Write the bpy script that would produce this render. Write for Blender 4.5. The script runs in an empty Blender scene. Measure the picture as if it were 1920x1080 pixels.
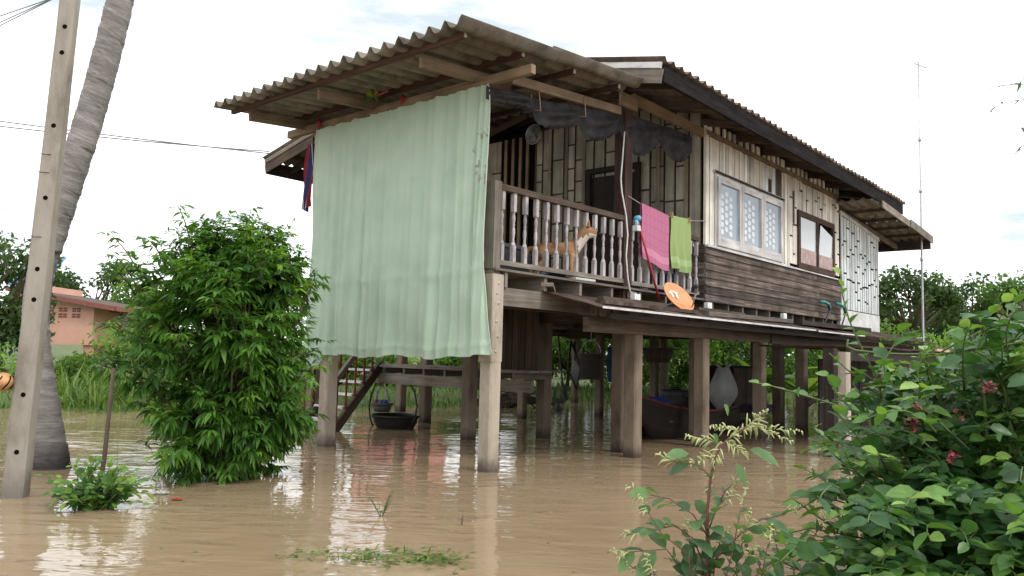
import bpy, math, random
import numpy as np
from mathutils import Vector, Matrix
random.seed(7); RNG = np.random.default_rng(7)
SC = bpy.context.scene
COL = SC.collection
rad = math.radians
# ---------------------------------------------------------------- camera
CF, CP, CYAW, CROLL, CH = 1484.98, 0.08267, 0.70463, 0.025394, 1.4
cfw = np.array([0, math.cos(CP), math.sin(CP)]); cup0 = np.array([0, -math.sin(CP), math.cos(CP)]); crt0 = np.array([1.0, 0, 0])
crt = crt0*math.cos(CROLL)+cup0*math.sin(CROLL); cup = -crt0*math.sin(CROLL)+cup0*math.cos(CROLL)
cam = bpy.data.cameras.new('camera'); camo = bpy.data.objects.new('camera', cam); COL.objects.link(camo)
cam.sensor_width = 36; cam.lens = CF/1920*36; cam.clip_start = 0.05; cam.clip_end = 3000
Mx = Matrix(((crt[0], cup[0], -cfw[0], 0), (crt[1], cup[1], -cfw[1], 0), (crt[2], cup[2], -cfw[2], CH), (0, 0, 0, 1)))
camo.matrix_world = Mx
SC.camera = camo
# ---------------------------------------------------------------- sky and sun
SUN_EL, SUN_AZ = rad(52), rad(128)
w = bpy.data.worlds.new('World'); SC.world = w; w.use_nodes = True
nt = w.node_tree; bg = nt.nodes['Background']
sky = nt.nodes.new('ShaderNodeTexSky'); sky.sky_type = 'NISHITA'; sky.sun_disc = False
sky.sun_elevation = SUN_EL; sky.sun_rotation = SUN_AZ
tc = nt.nodes.new('ShaderNodeTexCoord'); mp = nt.nodes.new('ShaderNodeMapping'); mp.inputs['Scale'].default_value = (1.6, 1.6, 6.5)
nz = nt.nodes.new('ShaderNodeTexNoise'); nz.inputs['Scale'].default_value = 1.5; nz.inputs['Detail'].default_value = 6; nz.inputs['Roughness'].default_value = 0.55
rp = nt.nodes.new('ShaderNodeValToRGB'); rp.color_ramp.elements[0].position = 0.30; rp.color_ramp.elements[1].position = 0.56
rp.color_ramp.elements[0].color = (0.85, 0.85, 0.85, 1)
mixc = nt.nodes.new('ShaderNodeMixRGB'); cr = nt.nodes.new('ShaderNodeValToRGB'); cr.color_ramp.elements[0].position = 0.35; cr.color_ramp.elements[1].position = 0.52; cr.color_ramp.elements[0].color = (5.9, 6.6, 7.0, 1); cr.color_ramp.elements[1].color = (14, 14.1, 14.3, 1)
nt.links.new(tc.outputs['Generated'], mp.inputs['Vector']); nt.links.new(mp.outputs['Vector'], nz.inputs['Vector'])
nt.links.new(nz.outputs['Fac'], rp.inputs['Fac']); nt.links.new(rp.outputs['Color'], mixc.inputs[0])
nt.links.new(nz.outputs['Fac'], cr.inputs['Fac']); nt.links.new(cr.outputs['Color'], mixc.inputs[2]); nt.links.new(sky.outputs['Color'], mixc.inputs[1]); nt.links.new(mixc.outputs['Color'], bg.inputs['Color'])
bg.inputs['Strength'].default_value = 0.1
sl = bpy.data.lights.new('sun', 'SUN'); sl.energy = 1.2; sl.angle = rad(14); sl.color = (1, 0.96, 0.9)
so = bpy.data.objects.new('sun', sl); COL.objects.link(so)
sd = Vector((math.sin(SUN_AZ)*math.cos(SUN_EL), math.cos(SUN_AZ)*math.cos(SUN_EL), math.sin(SUN_EL)))
so.rotation_euler = sd.to_track_quat('Z', 'Y').to_euler(); so.location = sd*60
SC.view_settings.view_transform = 'Standard'; SC.view_settings.look = 'None'; SC.view_settings.gamma = 1
SC.view_settings.exposure = 0.55
# ---------------------------------------------------------------- coordinate helpers
HO = np.array([-0.21966, 9.42087, 0.0])                    # foot of the house's front corner
ER = np.array([math.sin(CYAW), math.cos(CYAW), 0]); EL = np.array([-math.cos(CYAW), math.sin(CYAW), 0])
HROT = math.atan2(ER[1], ER[0])
def H(u, v, z): return HO+ER*u+EL*v+np.array([0, 0, z])
def at(px, py, Y):
    """point of the place at the distance Y ahead that lies in the direction of a photo pixel"""
    d = crt*(px-960)/CF-cup*(py-540)/CF+cfw
    return np.array([0, 0, CH])+d*(Y/d[1])
# ---------------------------------------------------------------- mesh builder
class MB:
    def __init__(s): s.v = []; s.f = []; s.t = []; s.uv = []; s.sm = []
    def add(s, vs, fs, tint=None, uvs=None, smooth=False):
        o = len(s.v); s.v.extend([tuple(map(float, p)) for p in vs])
        tint = random.random() if tint is None else tint
        for k, f in enumerate(fs):
            s.f.append(tuple(o+i for i in f)); s.t.append(tint); s.sm.append(smooth)
            if uvs is None: s.uv.extend([(vs[i][0]+vs[i][1], vs[i][2]) for i in f])
            elif isinstance(uvs, dict): s.uv.extend(uvs[k])
            else: s.uv.extend([uvs[i] for i in f])
    def box6(s, P, tint=None):
        """P: 8 corners, order (x0y0z0,x1y0z0,x1y1z0,x0y1z0, same at z1)"""
        P = np.array(P, float)
        fs = [(0, 3, 2, 1), (4, 5, 6, 7), (0, 1, 5, 4), (1, 2, 6, 5), (2, 3, 7, 6), (3, 0, 4, 7)]
        ax = [P[1]-P[0], P[3]-P[0], P[4]-P[0]]; L = [np.linalg.norm(a) for a in ax]
        li = int(np.argmax(L)); ua = ax[li]/max(L[li], 1e-6); r0 = random.random()*9; r1 = random.random()*9
        uvs = {}
        for k, f in enumerate(fs):
            n = np.cross(P[f[1]]-P[f[0]], P[f[2]]-P[f[0]]); n = n/(np.linalg.norm(n)+1e-9)
            w_ = np.cross(n, ua); nw = np.linalg.norm(w_)
            if nw < 0.3:
                a = ax[(li+1) % 3]; a = a/(np.linalg.norm(a)+1e-9); b = np.cross(n, a)
                uvs[k] = [(r0+P[i]@a*0.3, r1+P[i]@b) for i in f]
            else:
                w_ = w_/nw; uvs[k] = [(r0+P[i]@ua, r1+P[i]@w_) for i in f]
        s.add(P, fs, tint, uvs)
    def box(s, x0, x1, y0, y1, z0, z1, tint=None):
        s.box6([(x0, y0, z0), (x1, y0, z0), (x1, y1, z0), (x0, y1, z0), (x0, y0, z1), (x1, y0, z1), (x1, y1, z1), (x0, y1, z1)], tint)
    def bar(s, a, b, wd, ht, up=(0, 0, 1), tint=None):
        a = np.array(a, float); b = np.array(b, float); d = b-a; d /= np.linalg.norm(d)
        up = np.array(up, float); sd_ = np.cross(d, up); sd_ /= np.linalg.norm(sd_); u2 = np.cross(sd_, d)
        P = []
        for zz in (-1, 1):
            for q, e in ((a, -1), (b, -1), (b, 1), (a, 1)): P.append(q-sd_*e*wd/2+u2*zz*ht/2)
        s.box6(P, tint)
    def tube(s, pts, rs, n=8, tint=None, cap=True, smooth=True):
        pts = [np.array(p, float) for p in pts]
        if not hasattr(rs, '__len__'): rs = [rs]*len(pts)
        vs = []; uvs = []; L = 0; pu = None
        for i, p in enumerate(pts):
            d = pts[min(i+1, len(pts)-1)]-pts[max(i-1, 0)]; d /= (np.linalg.norm(d)+1e-9)
            if pu is None: pu = np.cross(d, (0.31, 0.92, 0.2)); 
            pu = pu-d*(pu@d); pu /= (np.linalg.norm(pu)+1e-9); q = np.cross(d, pu)
            if i: L += np.linalg.norm(p-pts[i-1])
            for k in range(n):
                a = 2*math.pi*k/n; vs.append(p+rs[i]*(pu*math.cos(a)+q*math.sin(a))); uvs.append((L, a*rs[0]))
        fs = []
        for i in range(len(pts)-1):
            for k in range(n): fs.append((i*n+k, i*n+(k+1) % n, (i+1)*n+(k+1) % n, (i+1)*n+k))
        if cap: fs.append(tuple(range(n-1, -1, -1))); fs.append(tuple((len(pts)-1)*n+k for k in range(n)))
        s.add(vs, fs, tint, uvs, smooth)
    def lathe(s, prof, o=(0, 0, 0), n=16, tint=None, axes=None, smooth=True):
        """prof: list of (r, h); axes = (ax, ay, az) frame"""
        o = np.array(o, float); ax = axes or ((1, 0, 0), (0, 1, 0), (0, 0, 1)); ax = [np.array(a, float) for a in ax]
        vs = []; uvs = []
        for r, h in prof:
            for k in range(n):
                a = 2*math.pi*k/n; vs.append(o+ax[0]*r*math.cos(a)+ax[1]*r*math.sin(a)+ax[2]*h); uvs.append((h, a*0.1))
        fs = [(i*n+k, i*n+(k+1) % n, (i+1)*n+(k+1) % n, (i+1)*n+k) for i in range(len(prof)-1) for k in range(n)]
        s.add(vs, fs, tint, uvs, smooth)
    def grid(s, fn, nu, nv, tint=None, smooth=True, uvs=(1, 1)):
        vs = []; uv = []
        for j in range(nv+1):
            for i in range(nu+1):
                vs.append(fn(i/nu, j/nv)); uv.append((i/nu*uvs[0], j/nv*uvs[1]))
        fs = [(j*(nu+1)+i, j*(nu+1)+i+1, (j+1)*(nu+1)+i+1, (j+1)*(nu+1)+i) for j in range(nv) for i in range(nu)]
        s.add(vs, fs, tint, uv, smooth)
    def poly(s, pts, tint=None): s.add(pts, [tuple(range(len(pts)))], tint)
    def build(s, name, mat, parent=None, loc=None, rot=None):
        me = bpy.data.meshes.new(name); me.from_pydata(s.v, [], s.f)
        me.polygons.foreach_set('use_smooth', s.sm)
        a = me.attributes.new('tint', 'FLOAT', 'FACE'); a.data.foreach_set('value', s.t)
        ul = me.uv_layers.new(name='UVMap'); ul.data.foreach_set('uv', np.array(s.uv, dtype=np.float32).ravel())
        me.materials.append(mat); me.update()
        o = bpy.data.objects.new(name, me); COL.objects.link(o)
        if parent is not None: o.parent = parent
        if loc is not None: o.location = loc
        if rot is not None: o.rotation_euler = rot
        return o
def tag(o, label=None, cat=None, group=None, kind=None):
    if label: o['label'] = label
    if cat: o['category'] = cat
    if group: o['group'] = group
    if kind: o['kind'] = kind
    return o
def thing(name, label, cat, loc=(0, 0, 0), rz=0, group=None):
    o = bpy.data.objects.new(name, None); COL.objects.link(o); o.empty_display_size = 0.2
    o.location = loc; o.rotation_euler = (0, 0, rz); return tag(o, label, cat, group)
def hthing(name, label, cat, u, v, z, rz=0, group=None): return thing(name, label, cat, H(u, v, z), HROT+rz, group)
def copy_tree(o, parent=None):
    c = o.copy(); COL.objects.link(c)
    if parent is not None: c.parent = parent
    for ch in list(o.children): copy_tree(ch, c)
    return c
# ---------------------------------------------------------------- materials
def nm(name):
    m = bpy.data.materials.new(name); m.use_nodes = True; t = m.node_tree
    return m, t, t.nodes['Principled BSDF']
def ramp(t, cols):
    r = t.nodes.new('ShaderNodeValToRGB'); e = r.color_ramp.elements
    e[0].position, e[1].position = cols[0][0], cols[-1][0]
    e[0].color = (*cols[0][1], 1); e[1].color = (*cols[-1][1], 1)
    for p, c in cols[1:-1]: q = e.new(p); q.color = (*c, 1)
    return r
def wood(name, dark, mid, light, gx=1.3, gy=38, rough=0.85, tintamt=0.7, bump=0.25, dirt=0.35):
    m, t, b = nm(name); N = t.nodes.new; L = t.links.new
    uv = N('ShaderNodeUVMap'); uv.uv_map = 'UVMap'; at_ = N('ShaderNodeAttribute'); at_.attribute_name = 'tint'
    mp = N('ShaderNodeMapping'); mp.inputs['Scale'].default_value = (gx, gy, 1); L(uv.outputs[0], mp.inputs[0])
    n = N('ShaderNodeTexNoise'); n.noise_dimensions = '4D'; n.inputs['Scale'].default_value = 1; n.inputs['Detail'].default_value = 6; n.inputs['Roughness'].default_value = 0.65
    L(mp.outputs[0], n.inputs['Vector']); mw = N('ShaderNodeMath'); mw.operation = 'MULTIPLY'; mw.inputs[1].default_value = 37; L(at_.outputs['Fac'], mw.inputs[0]); L(mw.outputs[0], n.inputs['W'])
    r = ramp(t, [(0.25, dark), (0.5, mid), (0.75, light)]); L(n.outputs['Fac'], r.inputs[0])
    n2 = N('ShaderNodeTexNoise'); n2.inputs['Scale'].default_value = 2.3; n2.inputs['Detail'].default_value = 5; tco = N('ShaderNodeTexCoord'); L(tco.outputs['Object'], n2.inputs['Vector'])
    r2 = ramp(t, [(0.3, (1-dirt,)*3), (0.65, (1.12,)*3)]); L(n2.outputs['Fac'], r2.inputs[0])
    mr = N('ShaderNodeMapRange'); mr.inputs[3].default_value = 1-tintamt/2; mr.inputs[4].default_value = 1+tintamt/2; L(at_.outputs['Fac'], mr.inputs[0])
    x1 = N('ShaderNodeMixRGB'); x1.blend_type = 'MULTIPLY'; x1.inputs[0].default_value = 1; L(r.outputs[0], x1.inputs[1]); L(r2.outputs[0], x1.inputs[2])
    x2 = N('ShaderNodeVectorMath'); x2.operation = 'SCALE'; L(x1.outputs[0], x2.inputs[0]); L(mr.outputs[0], x2.inputs['Scale'])
    L(x2.outputs[0], b.inputs['Base Color']); b.inputs['Roughness'].default_value = rough; b.inputs['Specular IOR Level'].default_value = 0.25
    bp = N('ShaderNodeBump'); bp.inputs['Strength'].default_value = bump; bp.inputs['Distance'].default_value = 0.01; L(n.outputs['Fac'], bp.inputs['Height']); L(bp.outputs[0], b.inputs['Normal'])
    return m
def spotty(name, c1, c2, scale=6, rough=0.8, bump=0.15, detail=8, tintamt=0.25, metallic=0, spec=0.3, c3=None, coord='Object', stretch=(1, 1, 1)):
    m, t, b = nm(name); N = t.nodes.new; L = t.links.new
    tco = N('ShaderNodeTexCoord'); n = N('ShaderNodeTexNoise'); n.inputs['Scale'].default_value = scale; n.inputs['Detail'].default_value = detail; n.inputs['Roughness'].default_value = 0.65
    mp = N('ShaderNodeMapping'); mp.inputs['Scale'].default_value = stretch; L(tco.outputs[coord], mp.inputs[0]); L(mp.outputs[0], n.inputs['Vector'])
    r = ramp(t, [(0.32, c1), (0.62, c2)] if c3 is None else [(0.3, c1), (0.5, c2), (0.72, c3)]); L(n.outputs['Fac'], r.inputs[0])
    at_ = N('ShaderNodeAttribute'); at_.attribute_name = 'tint'
    mr = N('ShaderNodeMapRange'); mr.inputs[3].default_value = 1-tintamt/2; mr.inputs[4].default_value = 1+tintamt/2; L(at_.outputs['Fac'], mr.inputs[0])
    x2 = N('ShaderNodeVectorMath'); x2.operation = 'SCALE'; L(r.outputs[0], x2.inputs[0]); L(mr.outputs[0], x2.inputs['Scale'])
    L(x2.outputs[0], b.inputs['Base Color']); b.inputs['Roughness'].default_value = rough; b.inputs['Metallic'].default_value = metallic; b.inputs['Specular IOR Level'].default_value = spec
    n3 = N('ShaderNodeTexNoise'); n3.inputs['Scale'].default_value = scale*9; n3.inputs['Detail'].default_value = 4; L(mp.outputs[0], n3.inputs['Vector'])
    bp = N('ShaderNodeBump'); bp.inputs['Strength'].default_value = bump; bp.inputs['Distance'].default_value = 0.01; L(n3.outputs['Fac'], bp.inputs['Height']); L(bp.outputs[0], b.inputs['Normal'])
    return m
def leafmat(name, cols, rough=0.45, trans=0.35):
    m, t, b = nm(name); N = t.nodes.new; L = t.links.new
    at_ = N('ShaderNodeAttribute'); at_.attribute_name = 'tint'
    r = ramp(t, [(i/(len(cols)-1), c) for i, c in enumerate(cols)]); L(at_.outputs['Fac'], r.inputs[0])
    tco = N('ShaderNodeTexCoord'); n = N('ShaderNodeTexNoise'); n.inputs['Scale'].default_value = 14; n.inputs['Detail'].default_value = 3; L(tco.outputs['Object'], n.inputs['Vector'])
    mr = N('ShaderNodeMapRange'); mr.inputs[1].default_value = 0.3; mr.inputs[2].default_value = 0.7; mr.inputs[3].default_value = 0.75; mr.inputs[4].default_value = 1.2; L(n.outputs['Fac'], mr.inputs[0])
    x2 = N('ShaderNodeVectorMath'); x2.operation = 'SCALE'; L(r.outputs[0], x2.inputs[0]); L(mr.outputs[0], x2.inputs['Scale'])
    L(x2.outputs[0], b.inputs['Base Color']); b.inputs['Roughness'].default_value = rough; b.inputs['Specular IOR Level'].default_value = 0.35
    tr = N('ShaderNodeBsdfTranslucent'); sc = N('ShaderNodeVectorMath'); sc.operation = 'MULTIPLY'; sc.inputs[1].default_value = (1.5, 1.6, 0.7); L(x2.outputs[0], sc.inputs[0]); L(sc.outputs[0], tr.inputs[0])
    mx = N('ShaderNodeMixShader'); mx.inputs[0].default_value = trans; out = t.nodes['Material Output']
    L(b.outputs[0], mx.inputs[1]); L(tr.outputs[0], mx.inputs[2]); L(mx.outputs[0], out.inputs[0])
    return m
def plain(name, c, rough=0.5, metallic=0, spec=0.4, bump=0): return spotty(name, tuple(x*0.85 for x in c), tuple(min(1, x*1.1) for x in c), 9, rough, bump, 4, 0.12, metallic, spec)
def cloth(name, c, tr=0.25, weave=0, c2=None, scale=3):
    m, t, b = nm(name); N = t.nodes.new; L = t.links.new
    tco = N('ShaderNodeTexCoord'); n = N('ShaderNodeTexNoise'); n.inputs['Scale'].default_value = scale; n.inputs['Detail'].default_value = 7; L(tco.outputs['Object'], n.inputs['Vector'])
    c2 = c2 or tuple(x*0.8 for x in c); r = ramp(t, [(0.3, c2), (0.65, c)]); L(n.outputs['Fac'], r.inputs[0]); L(r.outputs[0], b.inputs['Base Color'])
    b.inputs['Roughness'].default_value = 0.9; b.inputs['Specular IOR Level'].default_value = 0.15
    n3 = N('ShaderNodeTexNoise'); n3.inputs['Scale'].default_value = 120; L(tco.outputs['Object'], n3.inputs['Vector'])
    bp = N('ShaderNodeBump'); bp.inputs['Strength'].default_value = 0.12; bp.inputs['Distance'].default_value = 0.005; L(n3.outputs['Fac'], bp.inputs['Height'])
    mpw = N('ShaderNodeMapping'); mpw.inputs['Scale'].default_value = (7, 7, 1.6); L(tco.outputs['Object'], mpw.inputs[0]); n5 = N('ShaderNodeTexNoise'); n5.inputs['Scale'].default_value = 1; n5.inputs['Detail'].default_value = 5; n5.inputs['Distortion'].default_value = 0.6; L(mpw.outputs[0], n5.inputs['Vector'])
    bp5 = N('ShaderNodeBump'); bp5.inputs['Strength'].default_value = 0.55; bp5.inputs['Distance'].default_value = 0.035; L(n5.outputs['Fac'], bp5.inputs['Height']); L(bp.outputs[0], bp5.inputs['Normal']); L(bp5.outputs[0], b.inputs['Normal'])
    trn = N('ShaderNodeBsdfTranslucent'); L(r.outputs[0], trn.inputs[0]); mx = N('ShaderNodeMixShader'); mx.inputs[0].default_value = tr
    L(b.outputs[0], mx.inputs[1]); L(trn.outputs[0], mx.inputs[2]); L(mx.outputs[0], t.nodes['Material Output'].inputs[0])
    return m
W_GREY = wood('weathered_grey_wood', (0.09, 0.075, 0.062), (0.17, 0.145, 0.12), (0.27, 0.24, 0.2))
W_BROWN = wood('brown_wood', (0.045, 0.03, 0.022), (0.085, 0.06, 0.045), (0.14, 0.105, 0.08))
W_DARK = wood('dark_wood', (0.018, 0.013, 0.011), (0.034, 0.025, 0.021), (0.06, 0.045, 0.038))
W_TAN = wood('tan_beam_wood', (0.15, 0.105, 0.07), (0.23, 0.165, 0.11), (0.31, 0.235, 0.165), tintamt=0.4)
W_RED = wood('red_brown_painted_wood', (0.09, 0.025, 0.018), (0.16, 0.04, 0.028), (0.22, 0.07, 0.05))
W_PURLIN = wood('stained_purlin_wood', (0.05, 0.025, 0.02), (0.085, 0.045, 0.035), (0.13, 0.08, 0.06))
W_BLACK = wood('blackened_fascia_wood', (0.008, 0.007, 0.007), (0.017, 0.015, 0.0145), (0.035, 0.031, 0.03))
W_BLACK.node_tree.nodes['Principled BSDF'].inputs['Specular IOR Level'].default_value = 0.05
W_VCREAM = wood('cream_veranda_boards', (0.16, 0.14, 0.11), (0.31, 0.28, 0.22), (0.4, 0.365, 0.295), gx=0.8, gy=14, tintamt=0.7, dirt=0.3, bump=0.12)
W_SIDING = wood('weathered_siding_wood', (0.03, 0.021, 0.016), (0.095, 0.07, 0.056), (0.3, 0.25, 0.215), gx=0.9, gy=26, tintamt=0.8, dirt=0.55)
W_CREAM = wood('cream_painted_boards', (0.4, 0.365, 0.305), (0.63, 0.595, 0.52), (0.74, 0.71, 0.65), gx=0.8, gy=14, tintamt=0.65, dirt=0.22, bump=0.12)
W_VERANDA = wood('ochre_veranda_boards', (0.09, 0.074, 0.053), (0.205, 0.175, 0.13), (0.3, 0.262, 0.205), gx=0.8, gy=14, tintamt=0.95, dirt=0.3, bump=0.12)
W_WHITE = wood('flaking_white_paint', (0.22, 0.2, 0.185), (0.56, 0.54, 0.53), (0.68, 0.66, 0.66), gx=2.2, gy=22, tintamt=0.25, dirt=0.25)
W_BALUSTER = wood('greyed_white_baluster', (0.18, 0.15, 0.14), (0.44, 0.4, 0.4), (0.62, 0.58, 0.58), gx=5, gy=16, tintamt=0.3, dirt=0.4)
W_FRAMEBR = wood('brown_window_frame', (0.03, 0.017, 0.013), (0.055, 0.03, 0.024), (0.085, 0.05, 0.04))
W_BLUEWHITE = wood('pale_bluish_slats', (0.36, 0.38, 0.37), (0.6, 0.64, 0.64), (0.72, 0.76, 0.76), gx=0.7, gy=10, tintamt=0.3, dirt=0.2, bump=0.1)
ASB = spotty('fibre_cement_sheet', (0.075, 0.064, 0.05), (0.19, 0.168, 0.136), 3.2, 0.95, 0.2, 10, 0.45, c3=(0.27, 0.245, 0.205), spec=0.15)
RUST = spotty('rusty_sheet', (0.03, 0.021, 0.018), (0.075, 0.05, 0.04), 4, 0.9, 0.2, 10, 0.5, c3=(0.15, 0.115, 0.098), spec=0.2)
TIN = spotty('pale_tin_sheet', (0.42, 0.4, 0.39), (0.62, 0.61, 0.61), 5, 0.5, 0.1, 6, 0.2)
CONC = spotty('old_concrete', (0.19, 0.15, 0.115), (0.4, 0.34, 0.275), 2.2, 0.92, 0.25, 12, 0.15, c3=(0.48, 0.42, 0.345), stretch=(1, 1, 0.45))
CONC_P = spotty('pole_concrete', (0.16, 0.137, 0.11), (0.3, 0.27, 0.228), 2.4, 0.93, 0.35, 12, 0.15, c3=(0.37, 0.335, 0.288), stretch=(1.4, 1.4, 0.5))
CONC_D = spotty('shaded_old_concrete', (0.085, 0.063, 0.045), (0.175, 0.135, 0.1), 2.2, 0.92, 0.25, 12, 0.5, c3=(0.225, 0.18, 0.14), stretch=(1, 1, 0.45))  # darker copy of the old concrete: shade under the house put into the colour
WET = spotty('wet_concrete', (0.055, 0.04, 0.03), (0.1, 0.075, 0.055), 6, 0.35, 0.2, 8, 0.2)
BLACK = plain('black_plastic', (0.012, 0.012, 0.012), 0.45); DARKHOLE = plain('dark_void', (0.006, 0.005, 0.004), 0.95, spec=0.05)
STEEL = plain('galvanised_steel', (0.42, 0.43, 0.44), 0.45, 0.5); WHITEP = plain('white_plastic', (0.75, 0.75, 0.73), 0.45)
# ---------------------------------------------------------------- setting: water, ground
m, t, b = nm('muddy_water'); N = t.nodes.new; L = t.links.new
g = N('ShaderNodeNewGeometry')
n1 = N('ShaderNodeTexNoise'); n1.inputs['Scale'].default_value = 3.2; n1.inputs['Detail'].default_value = 3; n1.inputs['Roughness'].default_value = 0.5; n1.inputs['Distortion'].default_value = 0.4
mp1 = N('ShaderNodeMapping'); mp1.inputs['Rotation'].default_value = (0, 0, rad(8)); mp1.inputs['Scale'].default_value = (0.55, 1.35, 1)
L(g.outputs['Position'], mp1.inputs[0]); L(mp1.outputs[0], n1.inputs['Vector'])
n2 = N('ShaderNodeTexNoise'); n2.inputs['Scale'].default_value = 0.55; n2.inputs['Detail'].default_value = 2; L(g.outputs['Position'], n2.inputs['Vector'])
r2 = ramp(t, [(0.35, (0.25,)*3), (0.65, (1.0,)*3)]); L(n2.outputs['Fac'], r2.inputs[0])
mm = N('ShaderNodeMath'); mm.operation = 'MULTIPLY'; L(n1.outputs['Fac'], mm.inputs[0]); L(r2.outputs[0], mm.inputs[1])
bp = N('ShaderNodeBump'); bp.inputs['Strength'].default_value = 1.0; bp.inputs['Distance'].default_value = 0.025; L(mm.outputs[0], bp.inputs['Height']); L(bp.outputs[0], b.inputs['Normal'])
n4 = N('ShaderNodeTexNoise'); n4.inputs['Scale'].default_value = 0.35; n4.inputs['Detail'].default_value = 4; L(g.outputs['Position'], n4.inputs['Vector'])
r4 = ramp(t, [(0.3, (0.24, 0.172, 0.105)), (0.7, (0.305, 0.225, 0.14))]); L(n4.outputs['Fac'], r4.inputs[0]); L(r4.outputs[0], b.inputs['Base Color'])
b.inputs['Roughness'].default_value = 0.035; b.inputs['IOR'].default_value = 1.33; b.inputs['Specular IOR Level'].default_value = 0.5
WATER = m
mb = MB(); mb.grid(lambda a, c: (-300+600*a, -30+430*c, 0), 60, 60, 0.5, False); tag(mb.build('water', WATER), kind='structure')
SOIL = spotty('bank_soil', (0.05, 0.07, 0.025), (0.085, 0.12, 0.035), 0.8, 0.95, 0.3, 10, 0.1, c3=(0.14, 0.13, 0.06))
def shore(x): return float(np.interp(x, [-60, -12, -8.8, -6.4, 0.7, 2.4, 7, 14, 60], [15.6, 16.2, 16.5, 17.4, 22, 24.6, 26, 27, 28]))+0.35*math.sin(x*1.7)+0.2*math.sin(x*4.1)
def ground_z(x, y): 
    d = y-shore(x); return max(-0.6, min(0.28+0.004*max(d, 0), -0.02+0.14*d+0.05*math.sin(x*2.3+y)*min(1, max(0, d))))
mb = MB(); xs = np.linspace(-300, 300, 241); ds = [-3, -1, -0.4, 0, 0.3, 0.7, 1.2, 2, 3.2, 6, 15, 40, 110, 380]
mb.grid(lambda a, c: (lambda x, d: (x, shore(x)+d, ground_z(x, shore(x)+d)))(math.copysign(abs(2*a-1)**1.8, 2*a-1)*300, ds[int(round(c*13))]), 240, 13, 0.5)
tag(mb.build('ground', SOIL), kind='structure')
# ================================================================ THE STILT HOUSE
def wetline(mat, z0=0.03, z1=0.16, k=0.35):
    t = mat.node_tree; b = t.nodes['Principled BSDF']; lk = b.inputs['Base Color'].links[0]; src = lk.from_socket
    g = t.nodes.new('ShaderNodeNewGeometry'); s = t.nodes.new('ShaderNodeSeparateXYZ'); t.links.new(g.outputs['Position'], s.inputs[0])
    nn = t.nodes.new('ShaderNodeTexNoise'); nn.inputs['Scale'].default_value = 9; t.links.new(g.outputs['Position'], nn.inputs['Vector'])
    a = t.nodes.new('ShaderNodeMath'); a.operation = 'MULTIPLY_ADD'; a.inputs[1].default_value = -0.14; t.links.new(nn.outputs['Fac'], a.inputs[0]); t.links.new(s.outputs['Z'], a.inputs[2])
    mr = t.nodes.new('ShaderNodeMapRange'); mr.inputs[1].default_value = z0-0.07; mr.inputs[2].default_value = z1-0.07; mr.inputs[3].default_value = k; mr.inputs[4].default_value = 1; t.links.new(a.outputs[0], mr.inputs[0])
    v = t.nodes.new('ShaderNodeVectorMath'); v.operation = 'SCALE'; t.links.new(src, v.inputs[0]); t.links.new(mr.outputs[0], v.inputs['Scale']); t.links.new(v.outputs[0], b.inputs['Base Color'])
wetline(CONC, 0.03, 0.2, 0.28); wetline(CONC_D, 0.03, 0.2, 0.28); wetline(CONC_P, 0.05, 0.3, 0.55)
def corr(mb, o, A, D, wid, ln, pitch=0.246, amp=0.052, th=0.008, tint=None, phase=0, sharp=2.3, ns=8, sag=0.0):
    """corrugated sheet: o corner, A unit vector across the waves, D unit vector along the channels"""
    A = np.array(A, float); D = np.array(D, float); A /= np.linalg.norm(A); D /= np.linalg.norm(D); Nn = np.cross(A, D)
    if Nn[2] < 0: Nn = -Nn
    nx = max(4, int(wid/pitch*ns)); ny = 3; P = []; uv = []
    for lay in (0, 1):
        for j in range(ny+1):
            for i in range(nx+1):
                x = wid*i/nx; c = 0.5+0.5*math.cos(2*math.pi*(x+phase)/pitch); h = amp*(2*c**sharp-1)
                y = ln*j/ny; P.append(np.array(o)+A*x+D*y+Nn*(h-lay*th-sag*math.sin(math.pi*j/ny))); uv.append((y, x))
    W = nx+1; n1 = W*(ny+1); fs = []
    for j in range(ny):
        for i in range(nx):
            q = (j*W+i, j*W+i+1, (j+1)*W+i+1, (j+1)*W+i); fs.append(q); fs.append(tuple(n1+k for k in reversed(q)))
    for j in (0, ny):
        for i in range(nx):
            q = (j*W+i, j*W+i+1, n1+j*W+i+1, n1+j*W+i); fs.append(q if j else q[::-1])
    for i in (0, nx):
        for j in range(ny): q = (j*W+i, (j+1)*W+i, n1+(j+1)*W+i, n1+j*W+i); fs.append(q)
    mb.add(P, fs, tint, uv, True)
def chamfer_col(mb, u0, u1, v0, v1, z0, z1, c=0.02, tint=0.5):
    p = [(u0+c, v0), (u1-c, v0), (u1, v0+c), (u1, v1-c), (u1-c, v1), (u0+c, v1), (u0, v1-c), (u0, v0+c)]
    vs = [(x, y, z) for z in (z0, z1) for x, y in p]; fs = [(i, (i+1) % 8, 8+(i+1) % 8, 8+i) for i in range(8)]+[tuple(range(7, -1, -1)), tuple(range(8, 16))]
    mb.add(vs, fs, tint, [(p_[2], p_[0]+p_[1]) for p_ in vs])
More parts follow.
